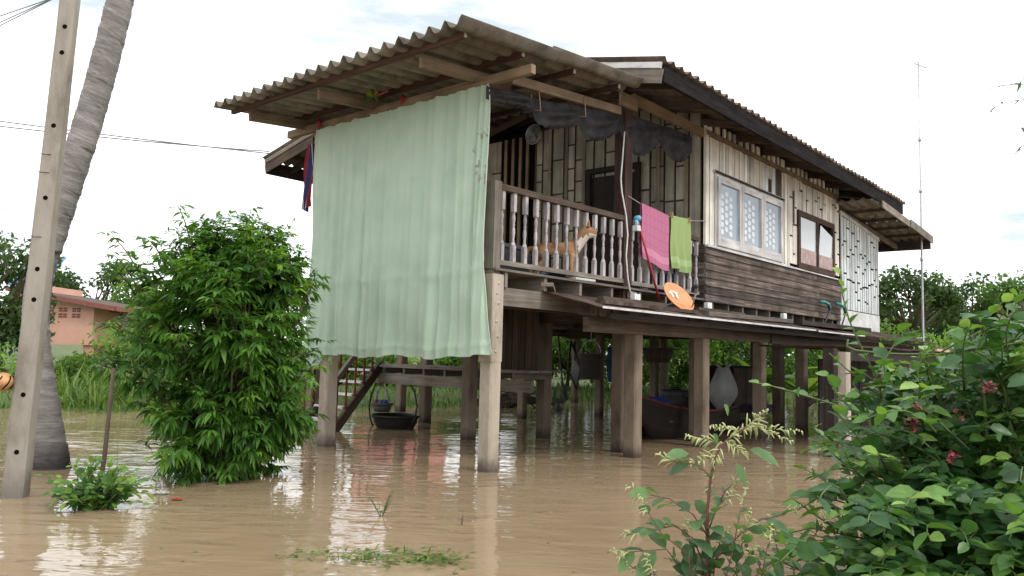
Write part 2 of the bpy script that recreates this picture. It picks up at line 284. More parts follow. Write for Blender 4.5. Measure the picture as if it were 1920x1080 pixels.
def boards(mb, axis, a0, a1, z0, z1, pos, th, wmin, wmax, holes=(), split=0.55, out=-1, jit=0.012, gap=0.006, slot=0.028, ztop=None, tintf=None):
    """vertical boards on a wall; axis 'u' or 'v'; out = direction the face looks along the other axis"""
    x = a0
    while x < a1-0.03:
        wd = min(random.uniform(wmin, wmax), a1-x); xa, xb = x+gap/2, x+wd-gap/2; x += wd
        top = z1 if ztop is None else ztop((xa+xb)/2)
        iv = [(z0, top)]
        for (h0, h1, g0, g1) in holes:
            if xb > h0 and xa < h1:
                nv = []
                for (p, q) in iv:
                    if g0 > p: nv.append((p, min(q, g0)))
                    if g1 < q: nv.append((max(p, g1), q))
                    if g0 <= p and g1 >= q: pass
                iv = [i for i in nv if i[1]-i[0] > 0.02]
        tb = random.random()
        for (p, q) in iv:
            cuts = [p]; zc = p+random.uniform(0.2, 0.9)
            if random.random() < split:
                while zc < q-0.15: cuts.append(zc); zc += random.uniform(0.35, 0.95)
            cuts.append(q)
            for i in range(len(cuts)-1):
                zz0 = cuts[i]+(slot/2 if i else 0); zz1 = cuts[i+1]-(slot/2 if i < len(cuts)-2 else 0)
                t_ = min(1, max(0, tb*0.6+0.4*random.random())) if tintf is None else tintf(xa, zz0)
                d = th+random.random()*jit; lo, hi = (pos-d, pos) if out < 0 else (pos, pos+d)
                if axis == 'u': mb.box(xa, xb, lo, hi, zz0, zz1, t_)
                else: mb.box(lo, hi, xa, xb, zz0, zz1, t_)
house = thing('stilt_house', 'weathered wooden house raised on concrete stilts over brown flood water', 'house', H(0, 0, 0), HROT)
def part(mb, name, mat, parent=None): return mb.build(name, mat, parent or house)
FZ = 2.42
# ---- columns
def column(u, v, su=0.2, sv=0.2, z0=-0.6, z1=2.2, mat=CONC, tint=0.5):
    mb = MB(); chamfer_col(mb, u, u+su, v, v+sv, z0, z1, 0.022, tint); return part(mb, 'column', mat)
c0 = column(0, 0.0, 0.19, 0.2, z1=1.30); mb = MB(); chamfer_col(mb, -0.012, 0.19, -0.004, 0.212, 1.30, 2.35, 0.012, 0.7); up = part(mb, 'joint_plate', CONC, c0)
for k, zz in enumerate((1.42, 1.6, 1.78, 2.0, 2.12, 2.24)):
    mb = MB(); mb.lathe([(0.0, 0.012), (0.012, 0.012), (0.016, 0)], (0.06+0.03*(k % 2), -0.004, zz), 8, 0.3, ((1, 0, 0), (0, 0, 1), (0, -1, 0))); part(mb, 'bolt', STEEL, c0)
column(0.02, 3.18, 0.2, 0.2, z1=2.2)
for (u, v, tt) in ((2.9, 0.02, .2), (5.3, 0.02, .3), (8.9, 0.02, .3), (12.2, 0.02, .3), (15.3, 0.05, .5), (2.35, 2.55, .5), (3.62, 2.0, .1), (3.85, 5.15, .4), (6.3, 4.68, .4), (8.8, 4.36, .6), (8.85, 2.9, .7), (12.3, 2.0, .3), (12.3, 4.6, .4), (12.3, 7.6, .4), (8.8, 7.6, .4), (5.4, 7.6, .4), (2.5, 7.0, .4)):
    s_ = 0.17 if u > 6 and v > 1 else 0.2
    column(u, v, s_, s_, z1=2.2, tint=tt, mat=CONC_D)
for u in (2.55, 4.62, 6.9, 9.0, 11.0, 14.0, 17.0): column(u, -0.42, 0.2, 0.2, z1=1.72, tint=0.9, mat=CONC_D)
# ---- main beams, joists, floor
mb = MB(); mb.box(0.16, 2.05, 0.03, 0.10, 1.98, 2.2, 0.75); part(mb, 'floor_beam', W_GREY)
mb = MB(); mb.box(0.19, 12.5, 0.235, 0.33, 1.97, 2.19, 0.2); part(mb, 'floor_beam', W_BROWN)
for v in (2.76, 5.4, 7.8):
    ub0 = 0.05 if v < 3 else 5.3
    mb = MB(); mb.box(ub0, 12.5, v, v+0.09, 1.94, 2.17, 0.3); part(mb, 'floor_beam', W_BROWN)
for u in (0.23, 3.12, 5.52, 8.75, 12.08):
    mb = MB(); mb.box(u, u+0.08, 0.34, 8.0 if u > 5 else 4.2, 1.9, 2.1, 0.3); part(mb, 'cross_beam', W_BROWN)
jm = MB()
for k in range(7):
    u = 0.2+0.78*k
    jm.box(u, u+0.055, 0.0, 8.0 if u > 5.3 else 4.1, 2.2, 2.385, 0.9 if k in (0, 1, 2) else 0.4)
for k in range(11):
    u = 5.75+0.62*k; jm.box(u, u+0.05, 0.0, 8.0, 2.2, 2.372, 0.35)
jp = part(jm, 'floor_joists', W_GREY)
fm = MB()
for k in range(38):
    v = 0.0+0.11*k
    fm.box(0.0, 5.4, v-0.03, v+0.074, 2.39, FZ, random.random()*0.6+0.2)
for k in range(54):
    u = 5.42+0.13*k; fm.box(u, u+0.126, 0.03, 8.0, 2.376, 2.4, 0.3)
part(fm, 'floor', W_GREY)
# short stub boards along the deck edge
mb = MB(); mb.bar((1.0, -0.03, 2.30), (1.75, 0.45, 2.14), 0.16, 0.05, tint=0.6); part(mb, 'brace_board', W_GREY); mb = MB(); mb.box(2.05, 2.1, -0.02, 0.3, 1.98, 2.21, 0.8); part(mb, 'brace_block', W_GREY); mb = MB(); mb.box(2.98, 3.16, -0.05, 0.0, 2.2, 2.36, 0.9); part(mb, 'brace_block', W_GREY)
# ---- newel post and railings
mb = MB(); mb.box(0.0, 0.13, 0.02, 0.17, 2.35, 3.49, 0.55); part(mb, 'newel_post', W_GREY)
mb = MB(); mb.box(0.05, 0.17, 0.5, 0.62, FZ, 4.74, 0.4); part(mb, 'veranda_post', W_BROWN)
mb = MB(); mb.box(0.05, 0.17, 3.42, 3.54, 2.2, 4.74, 0.75); part(mb, 'veranda_post', W_GREY)
mb = MB(); mb.box(2.92, 3.12, 0.03, 0.22, 2.2, 5.26, 0.3); part(mb, 'veranda_post', wood('maroon_stained_post', (0.03, 0.017, 0.014), (0.06, 0.03, 0.026), (0.13, 0.085, 0.075), gx=2))
def baluster_bm(u, v, z0, z1, s=1.0):
    h = z1-z0; mb = MB(); t_ = random.random(); q = 0.027*s
    mb.box(u-q, u+q, v-q, v+q, z0, z0+0.24*h, t_); mb.box(u-q, u+q, v-q, v+q, z0+0.73*h, z1, t_)
    pr = [(0.045, 0.24), (0.03, 0.285), (0.018, 0.30), (0.028, 0.31), (0.018, 0.325), (0.024, 0.37), (0.031, 0.43), (0.026, 0.49), (0.017, 0.525), (0.029, 0.54), (0.017, 0.555), (0.026, 0.6), (0.031, 0.64), (0.024, 0.68), (0.017, 0.7), (0.03, 0.712), (0.017, 0.722), (0.04, 0.735)]
    mb.lathe([(r*s*0.78, z*h) for r, z in pr], (u, v, z0), 10, t_); return mb
def railing(u0, u1, n, zt, zb):
    mb = MB(); mb.bar((u0, 0.06, zt), (u1, 0.06, zt+0.02), 0.09, 0.075, tint=0.5); r = part(mb, 'railing', W_BROWN)
    mb = MB(); mb.bar((u0, 0.06, zb), (u1, 0.06, zb+0.01), 0.08, 0.06, tint=0.9); part(mb, 'bottom_rail', W_GREY, r)
    for k in range(n):
        u = u0+0.055+(u1-u0-0.1)*k/(n-1); part(baluster_bm(u, 0.06, zb+0.03, zt-0.037), 'baluster', W_BALUSTER, r)
railing(0.13, 2.9, 13, 3.43, 2.5); railing(3.13, 5.3, 10, 3.42, 2.5)
# railing across the front behind the curtain
mb = MB(); mb.bar((0.09, 0.63, 3.43), (0.09, 3.42, 3.43), 0.08, 0.07, tint=0.5)
for k in range(12): mb.box(0.06, 0.12, 0.8+0.22*k, 0.86+0.22*k, FZ, 3.4, 0.5)
part(mb, 'front_railing', W_BROWN)
# ---- right-hand wall: cream boards above, lap siding below
W1 = (5.79, 8.78, 3.36, 4.65); W2 = (9.67, 11.92, 3.40, 4.61)
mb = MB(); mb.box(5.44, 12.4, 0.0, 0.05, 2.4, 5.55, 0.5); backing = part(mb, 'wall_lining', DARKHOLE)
mb = MB(); boards(mb, 'u', 5.44, 9.25, 3.36, 5.29, 0.0, 0.015, 0.1, 0.22, (W1,), 0.12, gap=0.018, jit=0.02); boards(mb, 'u', 9.25, 12.4, 3.44, 5.29, 0.0, 0.015, 0.1, 0.2, (W2,), 0.75, gap=0.016, jit=0.02, slot=0.04)
wall = part(mb, 'plank_wall', W_CREAM)
u = 5.46
while u < 12.3:
    wd = random.uniform(0.07, 0.2); mb = MB(); mb.box(u, u+wd, -0.03, 0.0, 5.37, 5.56); part(mb, 'eave_slat', W_CREAM, wall); u += wd+random.uniform(0.1, 0.16)
mb = MB(); mb.box(5.4, 9.95, -0.05, -0.034, 5.29, 5.385, 0.4); mb.box(9.95, 12.42, -0.052, -0.034, 5.26, 5.37, 0.35); part(mb, 'wall_batten', W_TAN, wall)
for (ua, ub, za, zb, mt) in ((7.95, 8.1, 4.68, 5.26, W_BLUEWHITE), (8.12, 8.26, 4.7, 5.02, W_FRAMEBR), (8.3, 8.47, 4.69, 5.28, W_BLUEWHITE), (8.5, 8.62, 4.7, 5.28, W_BROWN), (8.66, 8.8, 4.69, 5.28, W_BROWN), (9.42, 9.5, 4.3, 5.0, W_BROWN)):
    mb = MB(); mb.box(ua, ub, -0.038, -0.034, za, zb, 0.5); part(mb, 'patch_board', mt, wall)
mb = MB(); mb.box(5.39, 5.5, -0.045, -0.001, 3.34, 5.45, 0.6); part(mb, 'corner_board', W_CREAM, wall)
sm = MB(); nb = 7; z0, z1 = 2.38, 3.34; st = (z1-z0)/nb
for k in range(nb):
    za = z0+k*st; zb = za+st+0.02; u = 5.40
    cuts = [5.40]
    while cuts[-1] < 12.2: cuts.append(min(12.42, cuts[-1]+random.choice((1.6, 2.3, 3.1, 4.8))))
    if k in (3, 4): cuts = [5.40, 10.2, 10.95, 12.42]
    for i in range(len(cuts)-1):
        a, b_ = cuts[i]+0.003, cuts[i+1]-0.003; t_ = random.random()
        if k in (3, 4) and i == 1: t_ = 1.0
        if k == 0 and 8 < a < 10.5: t_ = 1.0
        sm.box6([(a, -0.048, za), (b_, -0.048, za), (b_, -0.02, za), (a, -0.02, za), (a, -0.028, zb), (b_, -0.028, zb), (b_, -0.002, zb), (a, -0.002, zb)], t_)
    sm.box6([(5.36, -0.03, za), (5.388, -0.03, za), (5.388, 0.3, za), (5.36, 0.3, za), (5.378, -0.03, zb), (5.398, -0.03, zb), (5.398, 0.3, zb), (5.378, 0.3, zb)], random.random())
sd_ = part(sm, 'lap_siding', W_SIDING)
mb = MB(); mb.box(5.42, 9.3, -0.075, -0.05, 3.325, 3.365, 0.6); mb.box(9.3, 12.4, -0.075, -0.05, 3.33, 3.36, 0.3); part(mb, 'sill_board', W_WHITE, sd_)
# window 1: three white casements with lace curtain
GLASS, tG, bG = nm('window_glass_blue'); bG.inputs['Base Color'].default_value = (0.26, 0.31, 0.36, 1); bG.inputs['Roughness'].default_value = 0.12
CURT = cloth('net_curtain', (0.62, 0.62, 0.64), 0.1); LACE = plain('lace_white', (0.6, 0.63, 0.66), 0.7)
def frame(mb, u0, u1, z0, z1, wd, v0, v1, wb=None, t_=None):
    wb = wb or wd
    mb.box(u0, u0+wd, v0, v1, z0, z1, t_); mb.box(u1-wd, u1, v0, v1, z0, z1, t_)
    mb.box(u0+wd, u1-wd, v0, v1, z1-wd, z1, t_); mb.box(u0+wd, u1-wd, v0, v1, z0, z0+wb, t_)
mb = MB(); frame(mb, 5.75, 8.82, 3.33, 4.68, 0.06, -0.05, 0.0); mb.box(5.70, 8.86, -0.07, -0.03, 4.68, 4.73, 0.1); win1 = part(mb, 'window', W_WHITE)
mb = MB(); mb.box(5.70, 8.86, -0.078, -0.072, 4.675, 4.715, 0.1); part(mb, 'window_head_strip', W_DARK, win1)
for k in range(3):
    a = 5.81+k*0.985; b_ = a+0.975; mb = MB(); frame(mb, a, b_, 3.39, 4.62, 0.1, -0.085, -0.03, 0.16, 0.5); part(mb, 'window_frame', W_WHITE, win1)
    mb = MB(); mb.box(a+0.1, b_-0.1, -0.05, -0.045, 3.55, 4.52, 0.5); part(mb, 'window_pane', GLASS, win1)
    mb = MB(); cx = a+0.12; ww = 0.52 if k < 2 else 0.56
    for i in range(3):
        for j in range(7):
            u = cx+0.09+i*0.175; z = 3.66+j*0.128+(0.064 if i % 2 else 0)
            if z > 4.46-0.05*abs(i-1): continue
            pts = [(u+0.078*math.cos(q)*(1 if abs(math.cos(q)) > .8 else .82), -0.0525, z+0.055*math.sin(q)) for q in [rad(60*x+30) for x in range(6)]]
            mb.poly(pts, 0.5)
    part(mb, 'lace_curtain', LACE, win1)
# window 2: dark frame, two sashes
mb = MB(); frame(mb, 9.66, 11.94, 3.38, 4.63, 0.12, -0.07, 0.0); mb.box(10.78, 10.9, -0.065, 0, 3.5, 4.51, 0.5); win2 = part(mb, 'window', W_FRAMEBR)
PANE2, tP, bP = nm('window_glass_grey'); bP.inputs['Base Color'].default_value = (0.42, 0.44, 0.43, 1); bP.inputs['Roughness'].default_value = 0.06; bP.inputs['Coat Weight'].default_value = 0.5
mb = MB(); mb.box(9.78, 10.78, -0.04, -0.035, 3.5, 4.51, 0.5); part(mb, 'window_pane', PANE2, win2)
mb = MB(); mb.box6([(10.9, -0.04, 3.5), (11.82, -0.04, 3.5), (11.82, -0.033, 3.5), (10.9, -0.033, 3.5), (10.9, -0.1, 4.46), (11.82, -0.06, 4.3), (11.82, -0.053, 4.3), (10.9, -0.093, 4.46)], 0.5); part(mb, 'window_pane', PANE2, win2)
mb = MB(); mb.box(9.79, 10.77, -0.0455, -0.0415, 3.51, 3.83, 0.5); mb.box(10.92, 11.8, -0.0605, -0.0565, 3.51, 3.8, 0.5); part(mb, 'pink_curtain', cloth('pink_curtain', (0.5, 0.4, 0.38), 0.1, c2=(0.38, 0.27, 0.25), scale=9), win2)
# ---- veranda back wall
mb = MB(); mb.box(5.44, 5.5, 0.06, 3.8, FZ, 6.0, 0.35); part(mb, 'wall_lining', W_BROWN); mb = MB(); mb.box(5.44, 5.5, 3.8, 8.0, FZ, 6.0, 0.5); part(mb, 'wall_lining', DARKHOLE)  # second sheet: near-black colour stands in for the dark room behind the open studs
mb = MB(); boards(mb, 'v', 0.05, 3.75, FZ, 5.95, 5.43, 0.012, 0.2, 0.3, ((1.3, 2.42, 2.0, 4.82),), 0.8, jit=0.01, gap=0.045, slot=0.035); boards(mb, 'v', 4.7, 8.0, FZ, 5.9, 5.43, 0.02, 0.16, 0.26, (), 0.5)
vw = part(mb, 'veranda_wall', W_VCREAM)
mb = MB(); random.seed(21); vv = 0.3
while vv < 3.7:
    if not 1.2 < vv < 2.45: mb.box(5.39, 5.405, vv, vv+0.075, FZ, 5.95)
    vv += random.uniform(0.4, 0.75)
part(mb, 'wall_batten', W_VERANDA, vw)
mb = MB()
for v in (3.93, 4.12, 4.32, 4.52): mb.box(5.38, 5.42, v, v+0.07, FZ, 5.9, random.random())
part(mb, 'open_studs', W_TAN, vw)
mb = MB(); mb.box(5.34, 5.42, 1.26, 1.36, FZ, 4.88, 0.3); mb.box(5.34, 5.42, 2.36, 2.46, FZ, 4.88, 0.3); mb.box(5.34, 5.42, 1.26, 2.46, 4.88, 4.98, 0.3); door = part(mb, 'door', W_DARK)
mb = MB(); mb.box(5.42, 5.436, 1.36, 2.36, FZ, 4.88, 0.5); mb.box(5.4, 5.419, 1.46, 2.26, 3.5, 4.7, 0.3); mb.box(5.4, 5.419, 1.46, 2.26, 2.6, 3.35, 0.3); part(mb, 'door_panel', W_DARK, door)
mb = MB(); mb.box(4.85, 5.4, 0.14, 0.19, 3.32, 3.37, 0.9); part(mb, 'wall_shelf', W_WHITE, vw)
# ---- other outer walls of the main room
mb = MB(); boards(mb, 'u', 5.44, 12.4, 2.4, 5.6, 7.98, 0.03, 0.18, 0.26, (), 0.4, out=1); boards(mb, 'v', 0.08, 7.96, 2.4, 6.2, 12.4, 0.03, 0.2, 0.3, (), 0.4, out=1); part(mb, 'rear_wall', W_BROWN)
# ---- extension at the far end
zt = lambda u: 5.02-0.085*(u-12.45)
mb = MB(); boards(mb, 'u', 12.52, 15.6, 2.68, 5, -0.012, 0.012, 0.15, 0.24, (), 0.95, jit=0.006, gap=0.05, ztop=zt, slot=0.045); ext = part(mb, 'extension_wall', W_BLUEWHITE)
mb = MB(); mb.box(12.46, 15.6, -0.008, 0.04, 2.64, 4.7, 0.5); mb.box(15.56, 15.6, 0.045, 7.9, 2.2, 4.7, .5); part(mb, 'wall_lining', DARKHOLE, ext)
mb = MB(); mb.box(12.44, 15.64, -0.02, 0.06, 1.95, 2.66, 0.6); part(mb, 'white_base_wall', spotty('white_render', (0.42, 0.42, 0.4), (0.62, 0.62, 0.6), 3, 0.85, 0.1), ext)
mb = MB(); mb.bar((12.45, -0.034, 5.0), (15.62, -0.034, 4.73), 0.03, 0.09, tint=0.5); mb.box(12.46, 12.51, -0.05, -0.024, 2.66, 5.0, 0.1); mb.box(15.42, 15.45, -0.04, -0.0245, 2.66, 4.7, 0.1); part(mb, 'wall_batten', W_WHITE, ext)
# ---- roofs
def zl(u): return 4.885+0.092*(u+1.3)
lr = MB(); D = (1, 0, 0.092); v = -0.6; k = 0
while v < 4.3:
    wd = min(0.984, 4.33-v)
    for (ua, ub, dz) in ((-1.3, 0.45, 0), (0.3, 2.38, 0.018)):
        corr(lr, (ua+random.uniform(-0.012, 0.012), v, zl(ua)+dz+random.uniform(-0.006, 0.006)+0.008*(k % 2)), (0, 1, 0), D, wd+0.06, (ub-ua)*1.004, tint=random.random())
    v += 0.984; k += 1
lroof = part(lr, 'veranda_roof', ASB)
for u, t_ in ((-1.06, .6), (-0.08, .3), (0.95, .3), (2.0, .3)):
    mb = MB(); zz = zl(u)-0.085; mb.box(u-0.025, u+0.025, -0.43, 4.28, zz-0.025, zz+0.045, t_); part(mb, 'purlin', W_PURLIN, lroof)
    mb = MB(); mb.box(u-0.02, u+0.02, -0.442, -0.432, zz-0.02, zz+0.035, 0.3); part(mb, 'purlin_end_plate', CONC_P, lroof)
for v, t_ in ((0.35, .6), (2.3, .5), (3.95, .3)):
    mb = MB(); a, b_ = -0.98, (2.3 if v != .35 else 0.6); mb.bar((a, v, zl(a)-0.18), (b_, v-0.0, zl(b_)-0.18), 0.055, 0.14, tint=t_); part(mb, 'rafter', W_TAN, lroof)
mb = MB(); mb.bar((0.25, 0.03, zl(0.25)-0.215), (2.75, 0.03, zl(2.75)-0.215), 0.055, 0.12, tint=0.5); part(mb, 'rafter', W_TAN, lroof)
mb = MB(); mb.box(-0.06, 0.02, -0.55, 4.37, 4.68, 4.79, 0.6); part(mb, 'front_beam', W_TAN, lroof)
mb = MB(); mb.box(2.72, 3.18, -0.02, 0.028, 5.13, 5.33, 0.7); mb.box(3.1, 5.46, -0.005, 0.06, 5.25, 5.4, 0.6); part(mb, 'eave_beam', W_TAN, lroof)
def zm(v): return 5.51+0.215*((v+0.9) if v < 4 else (8.9-v))
mr_ = MB()
for side in (0, 1):
    u = 2.34; k = 0
    while u < 14.6:
        wd = min(0.984, 14.72-u)
        for (va, vb, dz) in ((-0.94, 0.9, 0), (0.75, 2.5, 0.018), (2.35, 4.05, 0.036)):
            j = random.uniform(-0.015, 0.015)
            if side == 0: corr(mr_, (u, va+j, zm(va)+dz+0.006*(k % 2)), (1, 0, 0), (0, 1, 0.215), wd+0.05, (vb-va)*1.02, amp=0.032, tint=random.random())
            else: corr(mr_, (u, 8-va-j, zm(va)+dz+0.006*(k % 2)), (1, 0, 0), (0, -1, 0.215), wd+0.05, (vb-va)*1.02, amp=0.032, tint=random.random())
        u += 0.984; k += 1
mroof = part(mr_, 'main_roof', spotty('weathered_brown_tiles', (0.07, 0.05, 0.042), (0.15, 0.115, 0.095), 3.2, 0.95, 0.2, 10, 0.35, c3=(0.24, 0.2, 0.165), spec=0.15))
mb = MB(); mb.box(2.42, 14.62, -0.9, -0.865, 5.2, 5.45, 0.5); part(mb, 'fascia', W_BLACK, mroof)
mb = MB(); mb.box(2.42, 14.62, 8.865, 8.9, 5.17, 5.45, 0.5); part(mb, 'fascia', W_DARK, mroof)
for s_ in (0, 1):
    f_ = (lambda v: v) if s_ == 0 else (lambda v: 8-v)
    mb = MB(); mb.bar((2.375, f_(-0.88), zm(-0.88)-0.085), (2.375, f_(3.98), zm(3.98)-0.085), 0.035, 0.085, tint=0.9)
    g1 = part(mb, 'verge_board', W_WHITE if s_ == 0 else W_GREY, mroof)
    mb = MB(); mb.bar((2.395, f_(-0.88), zm(-0.88)-0.235), (2.395, f_(3.98), zm(3.98)-0.235), 0.03, 0.2, tint=0.5); part(mb, 'verge_board', W_GREY if s_ == 0 else W_BROWN, mroof)
for v in (-0.45, 0.7, 1.9, 3.1, 4.9, 6.1, 7.3, 8.4):
    mb = MB(); zz = zm(v)-0.075; mb.box(2.45, 14.6, v-0.03, v+0.03, zz-0.04, zz+0.035, 0.3); part(mb, 'purlin', W_BROWN, mroof)
for k in range(10):
    u = 3.0+1.22*k
    for s_ in (0, 1):
        f_ = (lambda v: v) if s_ == 0 else (lambda v: 8-v)
        mb = MB(); mb.bar((u, f_(-0.83), zm(-0.83)-0.19), (u, f_(3.97), zm(3.97)-0.19), 0.05, 0.13, tint=random.random()); part(mb, 'rafter', W_BROWN, mroof)
mb = MB(); mb.bar((2.3, 4.0, zm(4)+0.06), (14.75, 4.0, zm(4)+0.06), 0.36, 0.05, tint=0.5); part(mb, 'ridge_cap', ASB, mroof)
def ze(u): return 5.2-0.052*(u-12.3)
er_ = MB(); v = -0.9
while v < 8.0:
    wd = 0.984
    for (ua, ub, dz) in ((12.15, 14.9, 0.018), (14.75, 17.42, 0)):
        corr(er_, (ua, v, ze(ua)+dz), (0, 1, 0), (1, 0, -0.052), wd+0.05, ub-ua, amp=0.032, tint=random.random())
    v += 0.984
eroof = part(er_, 'extension_roof', ASB)
mb = MB(); mb.bar((12.7, -0.925, ze(12.7)-0.03), (15.3, -0.925, ze(15.3)-0.03), 0.03, 0.17, tint=0.9); mb.bar((15.1, -0.958, ze(15.1)-0.02), (17.45, -0.958, ze(17.45)-0.05), 0.03, 0.2, tint=0.6); part(mb, 'verge_board', W_GREY, eroof)
mb = MB(); mb.box(17.425, 17.47, -0.9, 7.9, ze(17.43)-0.3, ze(17.43)+0.045, 0.2); part(mb, 'fascia', W_BROWN, eroof)
for u in (13.1, 14.2, 15.3, 16.4):
    mb = MB(); mb.box(u-0.03, u+0.03, -0.88, 7.9, ze(u)-0.11, ze(u)-0.035, 0.3); part(mb, 'purlin', W_BROWN, eroof)
mb = MB(); mb.bar((12.6, -0.02, ze(12.6)-0.19), (17.4, -0.02, ze(17.4)-0.19), 0.05, 0.14, tint=0.5); part(mb, 'rafter', W_GREY, eroof)
# ---- awning low over the water along the right-hand side
am = MB(); u = 0.95; da = np.array((0, 0.97, 0.24)); da = da/np.linalg.norm(da)
while u < 17.3:
    wd = random.choice((0.8, 1.1, 1.5)); corr(am, (u, -0.92, 1.985+random.uniform(-0.01, 0.012)), (1, 0, 0), da, wd+0.04, 0.97, 0.08, 0.009, 0.003, random.random(), ns=5); u += wd
aw = part(am, 'awning', RUST)
mb = MB(); mb.box(0.95, 8.2, -0.935, -0.923, 1.975, 2.002, 0.6); mb.box(8.32, 11.2, -0.94, -0.925, 1.965, 1.992, 0.8); part(mb, 'tin_edge', TIN, aw)
mb = MB(); mb.bar((1.35, -0.40, 1.80), (7.2, -0.40, 1.82), 0.09, 0.19, tint=0.8); mb.bar((7.2, -0.44, 1.80), (17.2, -0.44, 1.78), 0.08, 0.19, tint=0.4); part(mb, 'awning_beam', W_BROWN, aw)
mb = MB(); mb.bar((1.3, -0.78, 1.9), (17.2, -0.78, 1.9), 0.06, 0.07, tint=0.3); part(mb, 'awning_batten', W_DARK, aw)
# ---- landing and board skirt under the veranda
pm = MB()
for k in range(8): pm.box(2.7+0.12*k, 2.81+0.12*k, 1.6, 5.5, 1.1, 1.14, random.random())
land = part(pm, 'landing', W_GREY)
mb = MB(); mb.box(2.62, 2.69, 1.5, 5.45, 0.80, 0.98, 0.75); part(mb, 'landing_beam', W_GREY, land)
mb = MB(); mb.box(2.60, 2.64, 1.7, 5.4, 1.095, 1.135, 0.9); part(mb, 'landing_edge', W_GREY, land)
mb = MB()
for k in range(7): mb.box(2.695, 3.65, 1.9+0.52*k, 1.95+0.52*k, 0.985, 1.09, 0.6)
part(mb, 'landing_joists', W_GREY, land)
mb = MB(); boards(mb, 'v', 1.62, 2.5, 1.14, 2.2, 2.95, 0.02, 0.1, 0.16, (), 0, gap=0.014); part(mb, 'board_skirt', W_BROWN, land)
# ---- stairs
st_ = MB(); st_.bar((2.68, 5.15, 1.12), (1.3, 4.78, -0.1), 0.06, 0.17, tint=0.5); stairs = part(st_, 'stairs', W_BROWN)
mb = MB(); mb.bar((2.68, 6.05, 1.12), (1.3, 5.68, -0.1), 0.06, 0.17, tint=0.5); part(mb, 'stringer', W_BROWN, stairs)
for k in range(5):
    f = (k+0.6)/5.6; a = np.array((2.68, 5.17, 1.16))*(1-f)+np.array((1.3, 4.8, -0.05))*f
    mb = MB(); mb.bar(a+(0, 0.03, 0), a+(0, 0.85, 0), 0.2, 0.035, tint=0.9); part(mb, 'tread', W_WHITE, stairs)
mb = MB(); mb.bar((2.55, 5.1, 1.9), (1.25, 4.76, 0.72), 0.06, 0.09, tint=0.8); part(mb, 'handrail', W_GREY, stairs)
mb = MB(); mb.bar((2.55, 6.07, 1.9), (1.25, 5.72, 0.72), 0.06, 0.09, tint=0.8); part(mb, 'handrail', W_GREY, stairs)
for k in range(5):
    f = (k+0.5)/5; a = np.array((2.55, 5.11, 1.05))*(1-f)+np.array((1.35, 4.8, -0.02))*f
    mb = MB(); mb.tube([a, a+(0, 0, 0.15), a+(0, 0, 0.25), a+(0, 0, 0.5), a+(0, 0, 0.62), a+(0, 0, 0.84)], [0.026, 0.026, 0.016, 0.024, 0.016, 0.026], 8); part(mb, 'baluster', W_RED, stairs)
    f_ = a+(0, 0.93, 0); mb = MB(); mb.tube([f_, f_+(0, 0, 0.84)], 0.022, 8); part(mb, 'baluster', W_RED, stairs)
# ================================================================ THINGS ON, IN AND AROUND THE HOUSE
def hp(px, py, v):
    """house coordinates of the point on the vertical plane v that a photo pixel shows"""
    d = crt*(px-960)/CF-cup*(py-540)/CF+cfw; C = np.array([0, 0, CH])-HO; k = (v-C@EL)/(d@EL); q = C+d*k; return np.array([q@ER, q@EL, q[2]])
def hu(px, py, u):
    d = crt*(px-960)/CF-cup*(py-540)/CF+cfw; C = np.array([0, 0, CH])-HO; k = (u-C@ER)/(d@ER); q = C+d*k; return np.array([q@ER, q@EL, q[2]])
def hmesh(mb, name, mat, label, cat, base, group=None, kind=None):
    """top-level single mesh given in house coordinates, its origin moved to base"""
    b = np.array(base, float); mb.v = [tuple(np.array(p)-b) for p in mb.v]
    o = mb.build(name, mat, None, H(*base), (0, 0, HROT)); return tag(o, label, cat, group, kind)
def hchild(mb, name, mat, par, base):
    b = np.array(base, float); mb.v = [tuple(np.array(p)-b) for p in mb.v]; return mb.build(name, mat, par)
class HT:
    """an Empty in house coordinates whose parts are written in house coordinates too"""
    def __init__(s, name, label, cat, base, group=None): s.b = np.array(base, float); s.o = hthing(name, label, cat, *base, group=group)
    def part(s, mb, name, mat, par=None): return hchild(mb, name, mat, par or s.o, s.b)
# ---- green curtain
def cfold(v, t):
    """t = 0 at the top hem, 1 at the bottom"""
    a = 0.028*math.sin(v*15+0.6*math.sin(v*4))+0.02*math.sin(v*33+1.1+t*0.8)+0.012*math.sin(v*57+2*math.sin(v*3))*(1-0.4*t)
    a *= 0.55+0.6*abs(math.sin(v*1.7+0.6))
    a += 0.03*math.sin(v*7.3+t*1.6)*t+0.05*math.exp(-((v-0.22)/0.12)**2)*math.sin(v*70-t*5)*(1-0.6*t)
    a += 0.018*math.exp(-((t-0.69)/0.02)**2)*(0.6+0.4*math.sin(v*9))+0.012*math.sin(t*24+v*5)*t*t
    a += 0.012*math.exp(-((t-0.965)/0.008)**2)+0.01*math.exp(-((t-0.30)/0.012)**2)*(0.5+0.5*math.sin(v*6))
    return a*0.95
def cpos(a, t):
    v0 = 0.10-0.2*t*t-0.05*math.sin(t*7)*(1-t); v1 = 3.6-0.1*t+0.02*math.sin(t*9)
    v = v0+(v1-v0)*a; zt = 4.69-0.02*abs(math.sin(v*9.5)); zb = 1.345-0.05*a+0.018*math.sin(v*5.2)+0.012*math.sin(v*13)+0.05*math.exp(-((a)/0.05)**2)
    return np.array((-0.075-0.07*t-cfold(v, t)*(0.5+0.75*t), v, zt+(zb-zt)*t))
GREEN = cloth('pale_green_cotton', (0.53, 0.655, 0.53), 0.2, c2=(0.45, 0.58, 0.46), scale=2.2)
mb = MB(); mb.grid(cpos, 190, 110, 0.5)
cur = hmesh(mb, 'curtain', GREEN, 'large pale green cloth curtain hanging in folds across the veranda front', 'curtain', (-0.08, 1.8, 1.3))
